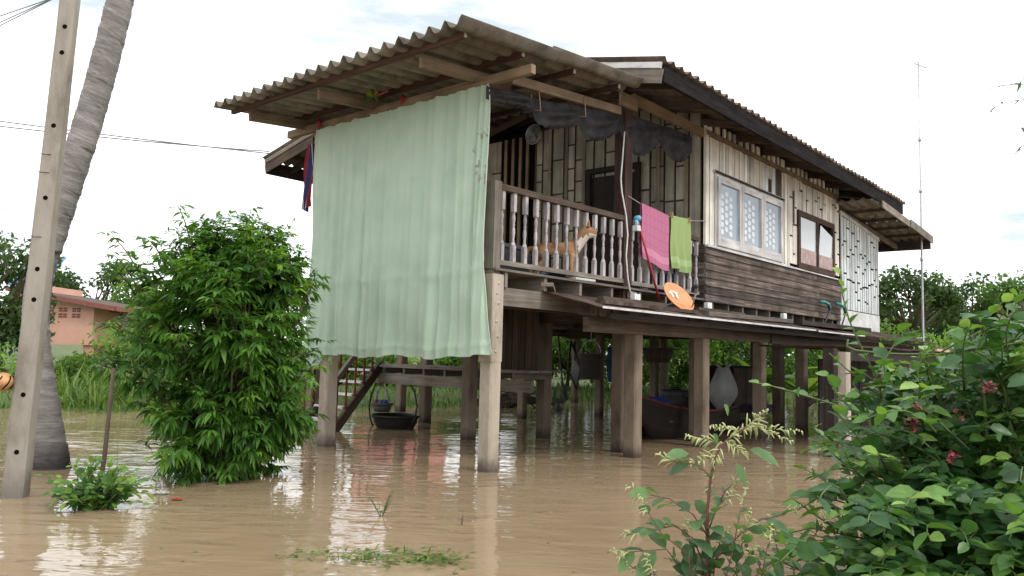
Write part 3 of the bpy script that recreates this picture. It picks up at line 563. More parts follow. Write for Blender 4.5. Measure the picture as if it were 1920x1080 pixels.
mb = MB()
for i in range(30):
    t_ = random.uniform(0.18, 0.38); a = random.uniform(0.012, 0.06)+0.02*math.sin(t_*30); p = cpos(a, t_); c = np.array((-0.008, 0, 0))
    e1 = np.array((0, random.uniform(-1, 1), random.uniform(-1, 1))); e1 /= np.linalg.norm(e1); e2 = np.array((0, -e1[2], e1[1])); s1 = random.uniform(0.015, 0.045); s2 = s1*0.35
    mb.poly([p+c-e1*s1, p+c+e2*s2, p+c+e1*s1, p+c-e2*s2])
hchild(mb, 'flower_print', cloth('faded_flower_print', (0.4, 0.3, 0.28), 0.1, c2=(0.3, 0.34, 0.27), scale=20), cur, (-0.08, 1.8, 1.3))
mb = MB(); mb.tube([cpos(0.0, t)+(-0.01, -0.01, 0) for t in np.linspace(0, 1, 60)], 0.008, 6, 0.5); hchild(mb, 'hem_cord', cloth('hem_cloth', (0.55, 0.6, 0.52), 0.1), cur, (-0.08, 1.8, 1.3))
mb = MB(); mb.grid(lambda a, t: (0.03-0.02*math.sin(a*20)*t, 3.05+0.62*a+0.05*t, 1.7-0.46*t-0.1*a*t+0.03*math.sin(a*7)), 30, 16, 0.5); hchild(mb, 'inner_layer', GREEN, cur, (-0.08, 1.8, 1.3))
# red ties on the beam
for i, (px, py) in enumerate(((600, 236), (755, 190))):
    q = hu(px, py, -0.1); mb = MB(); mb.tube([q+(0, 0.012, 0.09), q+(-0.01, 0, 0.03), q+(-0.012, -0.03, -0.02)], [0.02, 0.026, 0.012], 8, 0.5); mb.tube([q+(0.04, 0, 0.075), q+(-0.02, 0.0, 0.06), q+(0, 0.03, -0.05)], [0.012, 0.02, 0.008], 8, 0.5)
    hmesh(mb, 'cloth_tie', plain('red_cloth', (0.3, 0.02, 0.03), 0.9), ('red cloth knot tied on the beam at the curtain\'s left top corner', 'red cloth knot tied on the beam at the middle of the curtain')[i], 'cloth tie', q)
# striped flag beside the curtain
fl = HT('flag', 'faded red, white and blue flag hanging limp at the curtain\'s left edge', 'flag', (-0.02, 3.78, 3.4))
for k, (c, nm_) in enumerate((((0.32, 0.04, 0.05), 'red_stripe'), ((0.6, 0.58, 0.62), 'white_stripe'), ((0.06, 0.06, 0.17), 'blue_stripe'), ((0.6, 0.58, 0.62), 'white_stripe'), ((0.32, 0.04, 0.05), 'red_stripe'))):
    mb = MB(); fw = (0.05, 0.035, 0.09, 0.035, 0.04)[k]; f0 = (-0.11, -0.06, -0.025, 0.065, 0.1)[k]
    mb.grid(lambda a, t: (-0.03-0.035*math.sin((f0+fw*a)*45+t*4)*(0.4+t), 3.79-(f0+fw*a)*(0.35+0.75*math.sin(min(1, t*1.15)*math.pi*0.85))+0.05*t, 4.5-1.05*t+0.1*abs(f0+fw*a-0.02)*8*t*t), 6, 30, 0.5)
    fl.part(mb, nm_, cloth('flag_cloth_%d' % k, c, 0.15))
mb = MB(); mb.tube([(0.0, 3.76, 4.62), (0.0, 3.77, 4.45)], 0.012, 6); fl.part(mb, 'tie_cord', BLACK)
# round fan-like toy under the eave
q = hu(700, 182, -0.3); toy = HT('paper_fan', 'small green and yellow striped round fan tucked under the veranda eave', 'fan', q)
for k in range(5):
    c = ((0.03, 0.13, 0.04), (0.3, 0.25, 0.03))[k % 2]; a0 = rad(-60+k*48); a1 = rad(-60+(k+1)*48); pts = [q+(0, 0, 0)]+[q+(0.01*math.sin(x*9), 0.03+0.13*math.cos(x+0.6), 0.14*math.sin(x+0.6)) for x in np.linspace(a0, a1, 8)]
    mb = MB(); n_ = len(pts); mb.add(pts+[p+np.array((0.006, 0, 0)) for p in pts], [tuple(range(n_)), tuple(range(2*n_-1, n_-1, -1))]+[(i, (i+1) % n_, n_+(i+1) % n_, n_+i) for i in range(n_)], 0.5)
    toy.part(mb, 'fan_leaf', plain('fan_colour_%d' % k, c, 0.8))
mb = MB(); mb.tube([q+(0.003, -0.02, -0.0), q+(0.003, -0.3, 0.03)], 0.016, 8); toy.part(mb, 'handle', plain('fan_handle', (0.25, 0.05, 0.05)))
# ---- dark shade net bundled under the eave beam
us = [-0.14, 0.78, 1.79, 2.85, 4.02, 5.12]; tops = [4.60, 4.68, 4.85, 5.02, 5.12, 5.17]; drop = [0.20, 0.27, 0.38, 0.5, 0.42]
def net(a, t):
    u = -0.14+5.26*a; i = min(4, max(0, int(np.searchsorted(us, u))-1)); f = (u-us[i])/(us[i+1]-us[i])
    top = np.interp(u, us, tops)+0.03; sag = (0.26 if i else 0.16)+(drop[i]-0.15)*(math.sin(math.pi*f**0.85)**0.75 if i else 0.25+0.1*f)
    tt = t; y = 0.085-0.12*math.sin(math.pi*tt)*math.sin(math.pi*f)-0.03*math.sin(tt*14+f*3)*math.sin(math.pi*f)
    return np.array((u+0.08*math.sin(tt*3+i)*math.sin(math.pi*f), y, top-sag*tt*(1-0.25*0*tt)+0.01*math.sin(u*40)*tt))
m_net = cloth('black_shade_net', (0.05, 0.048, 0.05), 0.03, c2=(0.02, 0.019, 0.021), scale=5)
mb = MB(); mb.grid(net, 150, 26, 0.5); sn = hmesh(mb, 'shade_net', m_net, 'dark grey shade net gathered in swags under the veranda\'s side eave', 'shade net', (2.5, 0.05, 4.6))
for u in us[1:3]:
    mb = MB(); z = float(np.interp(u, us, tops)); mb.tube([(u, 0.0, z+0.14), (u-0.02, -0.03, z+0.0), (u+0.02, -0.02, z-0.14), (u+0.02, 0.12, z-0.1), (u, 0.13, z+0.1)], 0.008, 6, 0.5)
    hchild(mb, 'tie_string', plain('pinkish_string', (0.4, 0.25, 0.22)), sn, (2.5, 0.05, 4.6))
# ---- towels on a line
TW = {}
def towelmat(name, c, lines=True):
    m, t, b = nm(name); N = t.nodes.new; L = t.links.new
    uv = N('ShaderNodeUVMap'); uv.uv_map = 'UVMap'; s = N('ShaderNodeSeparateXYZ'); L(uv.outputs[0], s.inputs[0])
    def line(src, k, wd):
        a = N('ShaderNodeMath'); a.operation = 'MULTIPLY'; a.inputs[1].default_value = k; L(src, a.inputs[0]); f = N('ShaderNodeMath'); f.operation = 'FRACT'; L(a.outputs[0], f.inputs[0]); l = N('ShaderNodeMath'); l.operation = 'LESS_THAN'; l.inputs[1].default_value = wd; L(f.outputs[0], l.inputs[0]); return l.outputs[0]
    mx = N('ShaderNodeMixRGB'); mx.inputs[1].default_value = (*c, 1); mx.inputs[2].default_value = (*[x*0.62 for x in c], 1)
    if lines:
        ad = N('ShaderNodeMath'); ad.operation = 'MAXIMUM'; L(line(s.outputs[0], 7, 0.13), ad.inputs[0]); L(line(s.outputs[1], 6, 0.1), ad.inputs[1])
        md = N('ShaderNodeMath'); md.operation = 'MULTIPLY'; md.inputs[1].default_value = 0.4; L(ad.outputs[0], md.inputs[0]); L(md.outputs[0], mx.inputs[0])
    else: mx.inputs[0].default_value = 0
    bd = N('ShaderNodeMath'); bd.operation = 'COMPARE'; bd.inputs[1].default_value = 0.83; bd.inputs[2].default_value = 0.06; L(s.outputs[1], bd.inputs[0])
    m2 = N('ShaderNodeMixRGB'); m2.inputs[2].default_value = (*[min(0.8, x*1.15+0.1) for x in c], 1); sc = N('ShaderNodeMath'); sc.operation = 'MULTIPLY'; sc.inputs[1].default_value = 0.6; L(bd.outputs[0], sc.inputs[0]); L(sc.outputs[0], m2.inputs[0]); L(mx.outputs[0], m2.inputs[1])
    L(m2.outputs[0], b.inputs['Base Color']); b.inputs['Roughness'].default_value = 0.95; b.inputs['Specular IOR Level'].default_value = 0.1
    tco = N('ShaderNodeTexCoord'); n3 = N('ShaderNodeTexNoise'); n3.inputs['Scale'].default_value = 90; L(tco.outputs['Object'], n3.inputs['Vector'])
    bp = N('ShaderNodeBump'); bp.inputs['Strength'].default_value = 0.4; bp.inputs['Distance'].default_value = 0.01; L(n3.outputs['Fac'], bp.inputs['Height']); L(bp.outputs[0], b.inputs['Normal'])
    return m
def towel(name, mat, label, u0, u1, zt0, zt1, zb0, zb1, fr, am):
    def f(a, t):
        s_ = 1-abs(2*t-1) if False else t
        v = -0.05-0.02*t+am*math.sin(a*fr+0.8*math.sin(t*3))*(0.25+t); return np.array((u0+(u1-u0)*a-0.03*t*(a-0.3)+0.01*math.sin(t*8), v, (zt0+(zt1-zt0)*a)*(1-t)+(zb0+(zb1-zb0)*a+0.03*math.sin(a*5+1))*t))
    def g_(a, t):
        p = f(a, t*0.92); p[1] += 0.03+0.03*t; return p
    mb = MB(); mb.grid(f, 40, 40, 0.5); mb.grid(g_, 30, 20, 0.5)
    mb.grid(lambda a, t: f(a, 0)*(1-t)+g_(a, 0)*t+np.array((0, 0, 0.012*math.sin(math.pi*t))), 30, 4, 0.5)
    return hmesh(mb, 'towel', mat, label, 'towel', ((u0+u1)/2, -0.05, (zb0+zb1)/2))
towel('towel', towelmat('pink_towel', (0.44, 0.155, 0.25)), 'pink checked towel hanging on the line above the veranda rail', 3.27, 4.1, 3.73, 3.66, 2.86, 2.78, 9, 0.012)
towel('towel', towelmat('lime_towel', (0.28, 0.37, 0.155), False), 'lime green towel hanging on the line beside the wall corner', 4.17, 4.82, 3.67, 3.70, 2.8, 2.82, 16, 0.03)
mb = MB(); mb.tube([(3.0, 0.02, 3.80), (3.3, -0.03, 3.715), (4.1, -0.035, 3.655), (4.8, -0.035, 3.685), (5.4, -0.05, 3.76)], 0.006, 6); hmesh(mb, 'clothes_line', plain('line_cord', (0.4, 0.38, 0.35)), 'thin cord clothes line carrying the pink and green towels', 'clothes line', (4.2, -0.03, 3.66))
for u in (4.2, 4.78):
    mb = MB(); mb.bar((u, -0.05, 3.64), (u, -0.04, 3.73), 0.016, 0.05, up=(0, 1, 0), tint=.5); hmesh(mb, 'clothes_peg', plain('peg_wood', (0.45, 0.25, 0.15)), 'wooden peg at the green towel\'s %s top corner' % ('left' if u < 4.5 else 'right'), 'clothes peg', (u, -0.05, 3.64))
# ---- mop leaning by the post
mop = HT('mop', 'long red handled brush with a blue and white head leaning on the railing', 'brush', (3.66, -0.17, 2.2))
mb = MB(); mb.tube([(3.66, -0.17, 2.2), (3.09, -0.1, 3.42)], 0.017, 8, 0.5); mop.part(mb, 'handle', plain('red_lacquer', (0.36, 0.02, 0.03), 0.35))
mb = MB(); mb.lathe([(0.0, -0.05), (0.035, -0.045), (0.045, 0), (0.04, 0.045), (0.02, 0.06), (0, 0.065)], (3.07, -0.1, 3.46), 12, 0.5, ((1, 0, 0), (0, 0, 1), (0, -1, 0))); mb.lathe([(0, -0.02), (0.03, -0.02), (0.03, 0.09), (0, 0.09)], (3.05, -0.1, 3.34), 10, 0.9); mop.part(mb, 'brush_head', plain('blue_brush', (0.18, 0.42, 0.6), 0.7))
mb = MB(); mb.box(3.02, 3.12, -0.13, -0.05, 3.27, 3.35, 0.9); mop.part(mb, 'bristles', plain('pale_bristles', (0.6, 0.6, 0.55), 0.9))
mb = MB(); pts = [hp(x, y, -0.01-0.03*i/8) for i, (x, y) in enumerate(((1171, 247), (1167, 300), (1164, 335), (1166, 360), (1174, 405), (1177, 440), (1174, 480), (1177, 520), (1181, 545), (1193, 562)))]; mb.tube(pts, 0.0105, 7, 0.1)
hmesh(mb, 'cable', WHITEP, 'white cable running down the dark veranda post to the awning', 'cable', pts[-1])
# ---- satellite dish
dc = hp(1271, 558, -0.35); n_w = 0.51*crt+0.65*cup-0.56*cfw; n_w /= np.linalg.norm(n_w); nl = np.array((n_w@ER, n_w@EL, n_w[2])); l_w = 0.78*crt-0.62*cup; l_w -= n_w*(l_w@n_w); l_w /= np.linalg.norm(l_w); ll = np.array((l_w@ER, l_w@EL, l_w[2])); sl_ = np.cross(nl, ll)
R_ = 0.275; dish = HT('satellite_dish', 'orange satellite dish tilted on the awning by the wall corner', 'satellite dish', (dc[0], dc[1], 2.12))
mb = MB(); pr = [(R_*k/9, 0.07*(k/9)**2) for k in range(10)]; mb.lathe([(0.0005, 0)]+pr[1:]+[(R_+0.012, 0.07), (R_+0.012, 0.06)]+[(r, h-0.012) for r, h in pr[::-1][:-1]]+[(0.0005, -0.012)], dc-nl*0.04, 40, 0.5, (ll, sl_, nl))
bowl = dish.part(mb, 'reflector', spotty('orange_dish', (0.62, 0.24, 0.1), (0.75, 0.33, 0.16), 5, 0.5, 0.05, 6, 0.1))
fc = bpy.data.curves.new('lettering', 'FONT'); fc.body = 'HY'; fc.size = 0.23; fc.extrude = 0.004; fc.align_x = 'CENTER'; fc.align_y = 'CENTER'; fc.offset = 0.007
fo = bpy.data.objects.new('lettering', fc); COL.objects.link(fo); dg = bpy.context.evaluated_depsgraph_get(); fme = bpy.data.meshes.new_from_object(fo.evaluated_get(dg)); bpy.data.objects.remove(fo)
lo = bpy.data.objects.new('lettering', fme); COL.objects.link(lo); lo.parent = bowl; fme.materials.clear(); fme.materials.append(plain('white_lettering', (0.8, 0.8, 0.8), 0.6))
xdir = ll*0.80+sl_*0.6; xdir /= np.linalg.norm(xdir); ydir = np.cross(nl, xdir); pos = dc-ll*0.10+sl_*0.03-nl*0.02-dish.b
lo.matrix_local = Matrix(((xdir[0], ydir[0], nl[0], pos[0]), (xdir[1], ydir[1], nl[1], pos[1]), (xdir[2], ydir[2], nl[2], pos[2]), (0, 0, 0, 1)))
fp = dc+nl*0.3+ll*0.08
mb = MB(); mb.tube([dc+ll*R_*0.95+nl*0.02, fp+ll*0.06-nl*0.03], 0.012, 6); dish.part(mb, 'feed_arm', STEEL)
mb = MB(); mb.lathe([(0, -0.07), (0.028, -0.07), (0.035, -0.02), (0.035, 0.03), (0.02, 0.05), (0, 0.05)], fp, 12, 0.5, (ll, sl_, -nl)); mb.box(fp[0]-0.05, fp[0]+0.05, fp[1]-0.03, fp[1]+0.03, fp[2]-0.07, fp[2]+0.01, 0.5); dish.part(mb, 'feed_horn', BLACK)
mb = MB(); b0 = dc-nl*0.05; mb.tube([b0, b0-nl*0.1, (b0[0]-0.05, b0[1]+0.18, 2.2), (b0[0]-0.05, b0[1]+0.2, 2.1)], 0.022, 8); dish.part(mb, 'mount', STEEL)
# ---- timber and hoses lying on the awning
def plank(pts, wd, ht, mat, label, tint=0.5):
    mb = MB()
    for a, b_ in zip(pts[:-1], pts[1:]): mb.bar(a, b_, wd, ht, tint=tint)
    return hmesh(mb, 'plank', mat, label, 'plank', pts[0], 'old timber lying on the awning')
plank([(1.35, -0.62, 2.085), (3.9, -0.6, 2.095)], 0.16, 0.05, RUST, 'reddish rotten board lying near the left end of the awning')
plank([(1.75, -0.35, 2.165), (3.5, -0.32, 2.18)], 0.1, 0.06, W_BROWN, 'short dark board lying on the awning under the white cable')
plank([(4.3, -0.6, 2.10), (7.9, -0.55, 2.15)], 0.12, 0.07, W_GREY, 'long grey pole-like timber on the awning below the siding', 0.2)
plank([(8.2, -0.5, 2.14), (12.6, -0.5, 2.16)], 0.35, 0.09, W_DARK, 'thick blackened board at the right end of the awning')
plank([(4.6, -0.3, 2.2), (6.4, -0.28, 2.2)], 0.07, 0.05, W_BROWN, 'thin brown stick on the awning beside the orange dish')
for i, pts in enumerate((((1538, 566), (1546, 566), (1553, 570), (1556, 579), (1553, 590), (1548, 602)), ((1568, 569), (1576, 571), (1583, 577), (1585, 587), (1582, 600), (1578, 612)))):
    P = [hp(x, y, -0.2) for x, y in pts]; ck = HT('hooked_handle', ('green hooked handle standing against the lap siding', 'green hooked handle standing by the white end wall')[i], 'handle', P[-1], 'green hooked handles on the awning')
    mb = MB(); mb.tube(P[:4], 0.035, 8, 0.5); ck.part(mb, 'grip', plain('teal_plastic', (0.02, 0.2, 0.17), 0.35))
    mb = MB(); mb.tube(P[3:]+[P[-1]+(-0.1, 0, -0.15)], 0.018, 8, 0.5); ck.part(mb, 'shaft', BLACK)
for i, (x, y) in enumerate(((1189, 560), (1325, 575), (1467, 594))):
    q = hp(x, y, -0.06); mb = MB(); mb.box(q[0]-0.08, q[0]+0.08, -0.12, -0.05, q[2]-0.09, q[2]+0.07, 0.7); mb.box(q[0]-0.04, q[0]+0.04, -0.127, -0.12, q[2]-0.05, q[2]+0.03, 0.1); hmesh(mb, 'junction_box', WHITEP, ('white box at the foot of the white cable', 'white box beside the satellite dish', 'white box on the awning below the middle of the siding')[i], 'box', (q[0], -0.06, q[2]-0.09))
# ---- the dog
def skin_mesh(name, verts, edges, radii, root=0, sub=2):
    me = bpy.data.meshes.new(name); me.from_pydata(verts, edges, []); o = bpy.data.objects.new(name, me); COL.objects.link(o)
    s = o.modifiers.new('skin', 'SKIN'); s.use_smooth_shade = True; s.branch_smoothing = 0.6
    for i, r in enumerate(radii):
        sv = me.skin_vertices[0].data[i]; sv.radius = (r, r) if not hasattr(r, '__len__') else r; sv.use_root = (i == root)
    ss = o.modifiers.new('sub', 'SUBSURF'); ss.levels = sub; ss.render_levels = sub
    dg = bpy.context.evaluated_depsgraph_get(); dg.update(); em = bpy.data.meshes.new_from_object(o.evaluated_get(dg)); bpy.data.objects.remove(o); em.name = name; return em
sk = [(-.42, 0, .50), (-.2, 0, .505), (.02, 0, .485), (.2, 0, .475), (.31, 0, .57), (.385, -.015, .68), (.445, -.03, .765), (.525, -.055, .778), (.59, -.072, .752), (.64, -.088, .742)]
rd = [(.115, .13), (.10, .125), (.115, .145), (.125, .17), (.10, .13), .115, .125, .112, .068, .045]
ed = [(i, i+1) for i in range(9)]
def chain(start, pts, rs):
    p = start
    for q, r in zip(pts, rs): sk.append(q); rd.append(r); ed.append((p, len(sk)-1)); p = len(sk)-1
for s_ in (-1, 1):
    d_ = 0.03*s_
    chain(3, [(.22+d_, .085*s_, .36), (.19+d_, .09*s_, .27), (.215+d_, .09*s_, .13), (.21+d_, .09*s_, .035), (.26+d_, .09*s_, .022)], [.075, .052, .038, .033, .037])
    chain(0, [(-.41-d_, .085*s_, .40), (-.31-d_, .095*s_, .29), (-.47-d_, .095*s_, .165), (-.45-d_, .095*s_, .04), (-.40-d_, .095*s_, .022)], [.1, .075, .04, .034, .037])
chain(0, [(-.53, 0, .49), (-.61, .02, .40), (-.64, .03, .28), (-.62, .03, .18)], [.045, .042, .04, .018])
dm = skin_mesh('body', sk, ed, rd)
co = np.array([v.co[:] for v in dm.vertices]); fc_ = np.array([p.center[:] for p in dm.polygons])
x, y, z = fc_.T
white = ((x > .27) & (x < .5) & (z < .70-(0.38-x)*0.9) & (z < .72) & (x > .30-(z-.45)*0.15)).astype(float)*0.95
white = np.maximum(white, ((x > .2) & (z < .47) & (np.abs(y) < .05)).astype(float))
white = np.maximum(white, ((x > .47) & (z < .745)).astype(float)*0.85); white = np.maximum(white, (z < .05).astype(float)*0.8); white = np.maximum(white, ((z < .40) & (z > .30) & (x > -.3) & (x < .15) & (np.abs(y) < .07)).astype(float)*0.7)
tone = np.where(white > .5, 0.9+0.1*RNG.random(len(x)), 0.35+0.1*RNG.random(len(x))+0.15*(z < .42)); tone = np.where((x > .63) & (z > .7), 0.05, tone); tone = np.where((x < -.1) & (z > .5), tone-0.15, tone)
a = dm.attributes.new('tint', 'FLOAT', 'FACE'); a.data.foreach_set('value', tone.astype(np.float32))
fur, t, b = nm('tan_fur'); at_ = t.nodes.new('ShaderNodeAttribute'); at_.attribute_name = 'tint'; r = ramp(t, [(0, (0.012, 0.009, 0.008)), (0.12, (0.05, 0.025, 0.015)), (0.25, (0.2, 0.1, 0.05)), (0.5, (0.33, 0.19, 0.105)), (0.75, (0.48, 0.34, 0.22)), (0.95, (0.62, 0.55, 0.47))]); t.links.new(at_.outputs['Fac'], r.inputs[0]); t.links.new(r.outputs[0], b.inputs['Base Color']); b.inputs['Roughness'].default_value = 0.9; b.inputs['Specular IOR Level'].default_value = 0.15
nzf = t.nodes.new('ShaderNodeTexNoise'); nzf.inputs['Scale'].default_value = 70; nzf.inputs['Detail'].default_value = 4; tcf = t.nodes.new('ShaderNodeTexCoord'); t.links.new(tcf.outputs['Object'], nzf.inputs['Vector']); bpf = t.nodes.new('ShaderNodeBump'); bpf.inputs['Strength'].default_value = 0.5; bpf.inputs['Distance'].default_value = 0.01; t.links.new(nzf.outputs['Fac'], bpf.inputs['Height']); t.links.new(bpf.outputs[0], b.inputs['Normal'])
dm.materials.clear(); dm.materials.append(fur)
dog = hthing('dog', 'tan dog with white chest standing on the veranda behind the balusters', 'dog', 1.62, 0.24, FZ, rz=-0.6)
dbo = bpy.data.objects.new('body', dm); COL.objects.link(dbo); dbo.parent = dog; dog.scale = (.8, .84, .88)
for s_ in (-1, 1):
    mb = MB(); o_ = np.array((.46, -.04+.078*s_, .85)); tip = o_+(-.0, .045*s_, .115)
    pts = [o_+(.04, 0, 0), o_+(0, .032, 0), o_+(-.035, 0, -.005), o_+(0, -.032, 0)]; mid = [p*0.45+tip*0.55+(p-o_)*0.12 for p in pts]
    mb.add(pts+mid+[tip], [(i, (i+1) % 4, 4+(i+1) % 4, 4+i) for i in range(4)]+[(4+i, 4+(i+1) % 4, 8) for i in range(4)], 0.4, None, True); mb.build('ear', fur, dog)
    mb = MB(); mb.lathe([(0.001, -.012), (.01, -.007), (.0125, 0), (.01, .007), (.001, .012)], (.603, -.083+.055*s_, .815), 10, 0.02); mb.build('eye', plain('dark_eye', (0.01, 0.008, 0.006), 0.15), dog)
mb = MB(); mb.lathe([(0.001, -.018), (.017, -.01), (.021, 0), (.016, .012), (.001, .017)], (.682, -.1, .762), 10, 0.0); mb.build('nose', BLACK, dog)
# ---- clutter on the veranda
mb = MB(); mb.grid(lambda a, t_: (1.1+0.5*a+0.03*math.sin(t_*6), 0.05+0.25*t_, FZ+0.02+0.05*abs(math.sin(a*7+t_*4))*math.sin(math.pi*a)), 14, 10, 0.5); hmesh(mb, 'folded_cloth', cloth('dark_blue_cloth', (0.03, 0.06, 0.16), 0.05), 'crumpled dark blue cloth lying at the deck edge left of the dog\'s paws', 'cloth', (1.35, 0.15, FZ))
mb = MB(); mb.bar((1.65, 0.06, FZ+0.02), (2.1, 0.05, FZ+0.022), 0.16, 0.03, tint=.5); hmesh(mb, 'white_board', plain('white_board', (0.5, 0.5, 0.48), 0.7), 'flat white board lying at the deck edge by the dog\'s paws', 'board', (1.85, 0.06, FZ))
bx = HT('storage_box', 'dark grey storage box standing on the veranda left of the dog', 'box', (1.1, 0.9, FZ)); mb = MB(); mb.box(0.75, 1.55, 0.7, 1.2, FZ, FZ+0.42, 0.5); bx.part(mb, 'box_body', plain('dark_grey_plastic', (0.03, 0.033, 0.04), 0.6)); mb = MB(); mb.box(0.73, 1.57, 0.68, 1.22, FZ+0.42, FZ+0.47, 0.6); bx.part(mb, 'lid', plain('grey_lid', (0.06, 0.065, 0.075), 0.6))
bk = HT('water_bucket', 'dark blue bucket standing on the veranda behind the towels', 'bucket', (4.7, 0.4, FZ)); mb = MB(); mb.lathe([(0.0, 0.0), (0.17, 0.0), (0.22, 0.36), (0.235, 0.37), (0.21, 0.37), (0.165, 0.02), (0, 0.02)], (4.7, 0.4, FZ), 22, 0.5); bk.part(mb, 'bucket_body', plain('navy_plastic', (0.02, 0.035, 0.1), 0.4)); mb = MB(); mb.tube([(4.7+0.22*math.cos(x), 0.4, FZ+0.36+0.2*math.sin(x)) for x in np.linspace(0, math.pi, 12)], 0.006, 6); bk.part(mb, 'handle', STEEL)
q = hu(1000, 252, 5.3); wf = HT('wall_fan', 'grey wall fan fixed high on the veranda\'s back wall', 'wall fan', q)
def cage(q, R, ax, nr=9, nsp=18):
    mb = MB(); ax = [np.array(a_, float) for a_ in ax]
    for k in range(nr): 
        r_ = R*(k+1)/nr; mb.tube([q+ax[0]*r_*math.cos(x)+ax[1]*r_*math.sin(x)+ax[2]*0.07*(1-(r_/R)**2) for x in np.linspace(0, 2*math.pi, 25)], 0.004 if k < nr-1 else 0.01, 4, 0.5, False)
    for k in range(nsp):
        c_, s_ = math.cos(k*2*math.pi/nsp), math.sin(k*2*math.pi/nsp); mb.tube([q+ax[0]*R*c_*f+ax[1]*R*s_*f+ax[2]*0.07*(1-f*f) for f in (0.1, 0.5, 1)], 0.003, 4, 0.5, False)
    return mb
def blades(q, R, ax, n=3):
    mb = MB(); ax = [np.array(a_, float) for a_ in ax]
    for k in range(n):
        a0 = k*2*math.pi/n+0.4
        def f(a, t_): 
            r_ = R*(0.12+0.75*t_); an = a0+(a-0.5)*(0.5+0.75*t_); return q+ax[0]*r_*math.cos(an)+ax[1]*r_*math.sin(an)+ax[2]*(0.03*(a-0.5))
        mb.grid(f, 6, 6, 0.5)
    mb.lathe([(0, 0.05), (R*0.16, 0.04), (R*0.2, -0.03), (0, -0.05)], q, 14, 0.5, (ax[0], ax[1], ax[2])); return mb
axf = ((0, 1, 0), (0, 0, 1), (-1, 0, 0)); wf.part(cage(q, 0.2, axf), 'fan_cage', STEEL); wf.part(blades(q, 0.18, axf), 'fan_blades', plain('grey_blade', (0.2, 0.2, 0.2))); mb = MB(); mb.tube([q, q+(0.12, 0, -0.05)], 0.03, 8); wf.part(mb, 'bracket', BLACK)
# ---- under the house
def bprof(R, h): return [(0.001, 0), (R*0.75, 0), (R*0.93, h*0.5), (R, h), (R+0.025, h+0.012), (R+0.025, h-0.03), (R-0.02, h-0.02), (R*0.88, h*0.45), (R*0.7, 0.03), (0.001, 0.03)]
q = hu(741, 806, 2.75); q[2] = -0.03; ba = HT('hanging_tub', 'wide black tub held by two bent rods under the landing', 'tub', q)
mb = MB(); mb.lathe(bprof(0.42, 0.26), q, 30, 0.5); ba.part(mb, 'tub', plain('black_rubber', (0.018, 0.018, 0.016), 0.6))
for pl in (((706, 716), (697, 738), (692, 762), (694, 785), (702, 806)), ((769, 716), (778, 738), (782, 762), (778, 785), (763, 808))):
    mb = MB(); mb.tube([hu(x_, y_, 2.65) for x_, y_ in pl], 0.017, 8); ba.part(mb, 'bent_rod', BLACK)
q = hu(716, 772, 2.8); bs = HT('hanging_bowl', 'small grey bowl of odds and ends hanging over the black tub', 'bowl', q)
mb = MB(); mb.lathe(bprof(0.185, 0.16), q, 22, 0.5); bs.part(mb, 'bowl', plain('grey_bowl', (0.12, 0.115, 0.115), 0.6))
mb = MB(); mb.tube([q+(0, 0.17*math.cos(x_), 0.16+0.3*math.sin(x_)**0.8) for x_ in np.linspace(0.02, math.pi-0.02, 14)], 0.014, 6); mb.tube([q+(0, 0, 0.45), (q[0], q[1], 0.82)], 0.02, 6); bs.part(mb, 'strap', plain('grey_strap', (0.25, 0.26, 0.27)))
for k, c in enumerate(((0.02, 0.06, 0.3), (0.03, 0.03, 0.05), (0.15, 0.14, 0.25), (0.2, 0.04, 0.03))):
    mb = MB(); o_ = q+(random.uniform(-.05, .05), -0.1+0.065*k, 0.17); mb.lathe([(0.001, -0.06), (0.05, -0.04), (0.06, 0.0), (0.035, 0.05), (0.001, 0.06)], o_, 9, 0.5); bs.part(mb, 'bundle', plain('bundle_%d' % k, c, 0.7))
fq = hu(1047, 752, 4.3); fn = HT('standing_fan', 'black caged electric fan hanging beside the dark post under the house', 'fan', fq)
axf = ((0.5, 0.87, 0), (0, 0, 1), (-0.87, 0.5, 0)); fn.part(cage(fq, 0.25, axf, 8, 26), 'fan_cage', plain('fan_wire', (0.07, 0.07, 0.07))); fn.part(blades(fq, 0.23, axf), 'fan_blades', BLACK); mb = MB(); mb.tube([fq+(0.05, -0.02, 0), fq+(0.15, -0.06, 0.05), fq+(0.1, 0.0, 0.36), fq+(0.02, 0.05, 1.2)], [0.06, 0.05, 0.02, 0.015], 8); fn.part(mb, 'motor', BLACK)
cq = [hu(x_, y_, 4.6) for x_, y_ in ((1071, 640), (1089, 690), (1081, 730), (1064, 690))]; fchair = HT('folding_chair', 'folded chair with a grey seat hanging from the floor beams', 'chair', cq[2])
mb = MB(); mb.tube(cq+[cq[0]], 0.02, 7); mb.tube([cq[0]+(0.1, 0, 0), cq[2]+(0.12, 0.1, 0.05)], 0.02, 7); mb.tube([cq[0], cq[0]+(0, 0, 0.7)], 0.008, 5); fchair.part(mb, 'chair_frame', BLACK)
s4 = [hu(x_, y_, 4.63) for x_, y_ in ((1078, 676), (1087, 694), (1080, 724), (1071, 700))]; mb = MB(); mb.add(s4+[p+np.array((0.03, 0, 0)) for p in s4], [(0, 1, 2, 3), (7, 6, 5, 4), (0, 4, 5, 1), (1, 5, 6, 2), (2, 6, 7, 3), (3, 7, 4, 0)], 0.5); fchair.part(mb, 'seat', plain('grey_seat', (0.22, 0.22, 0.23), 0.7))
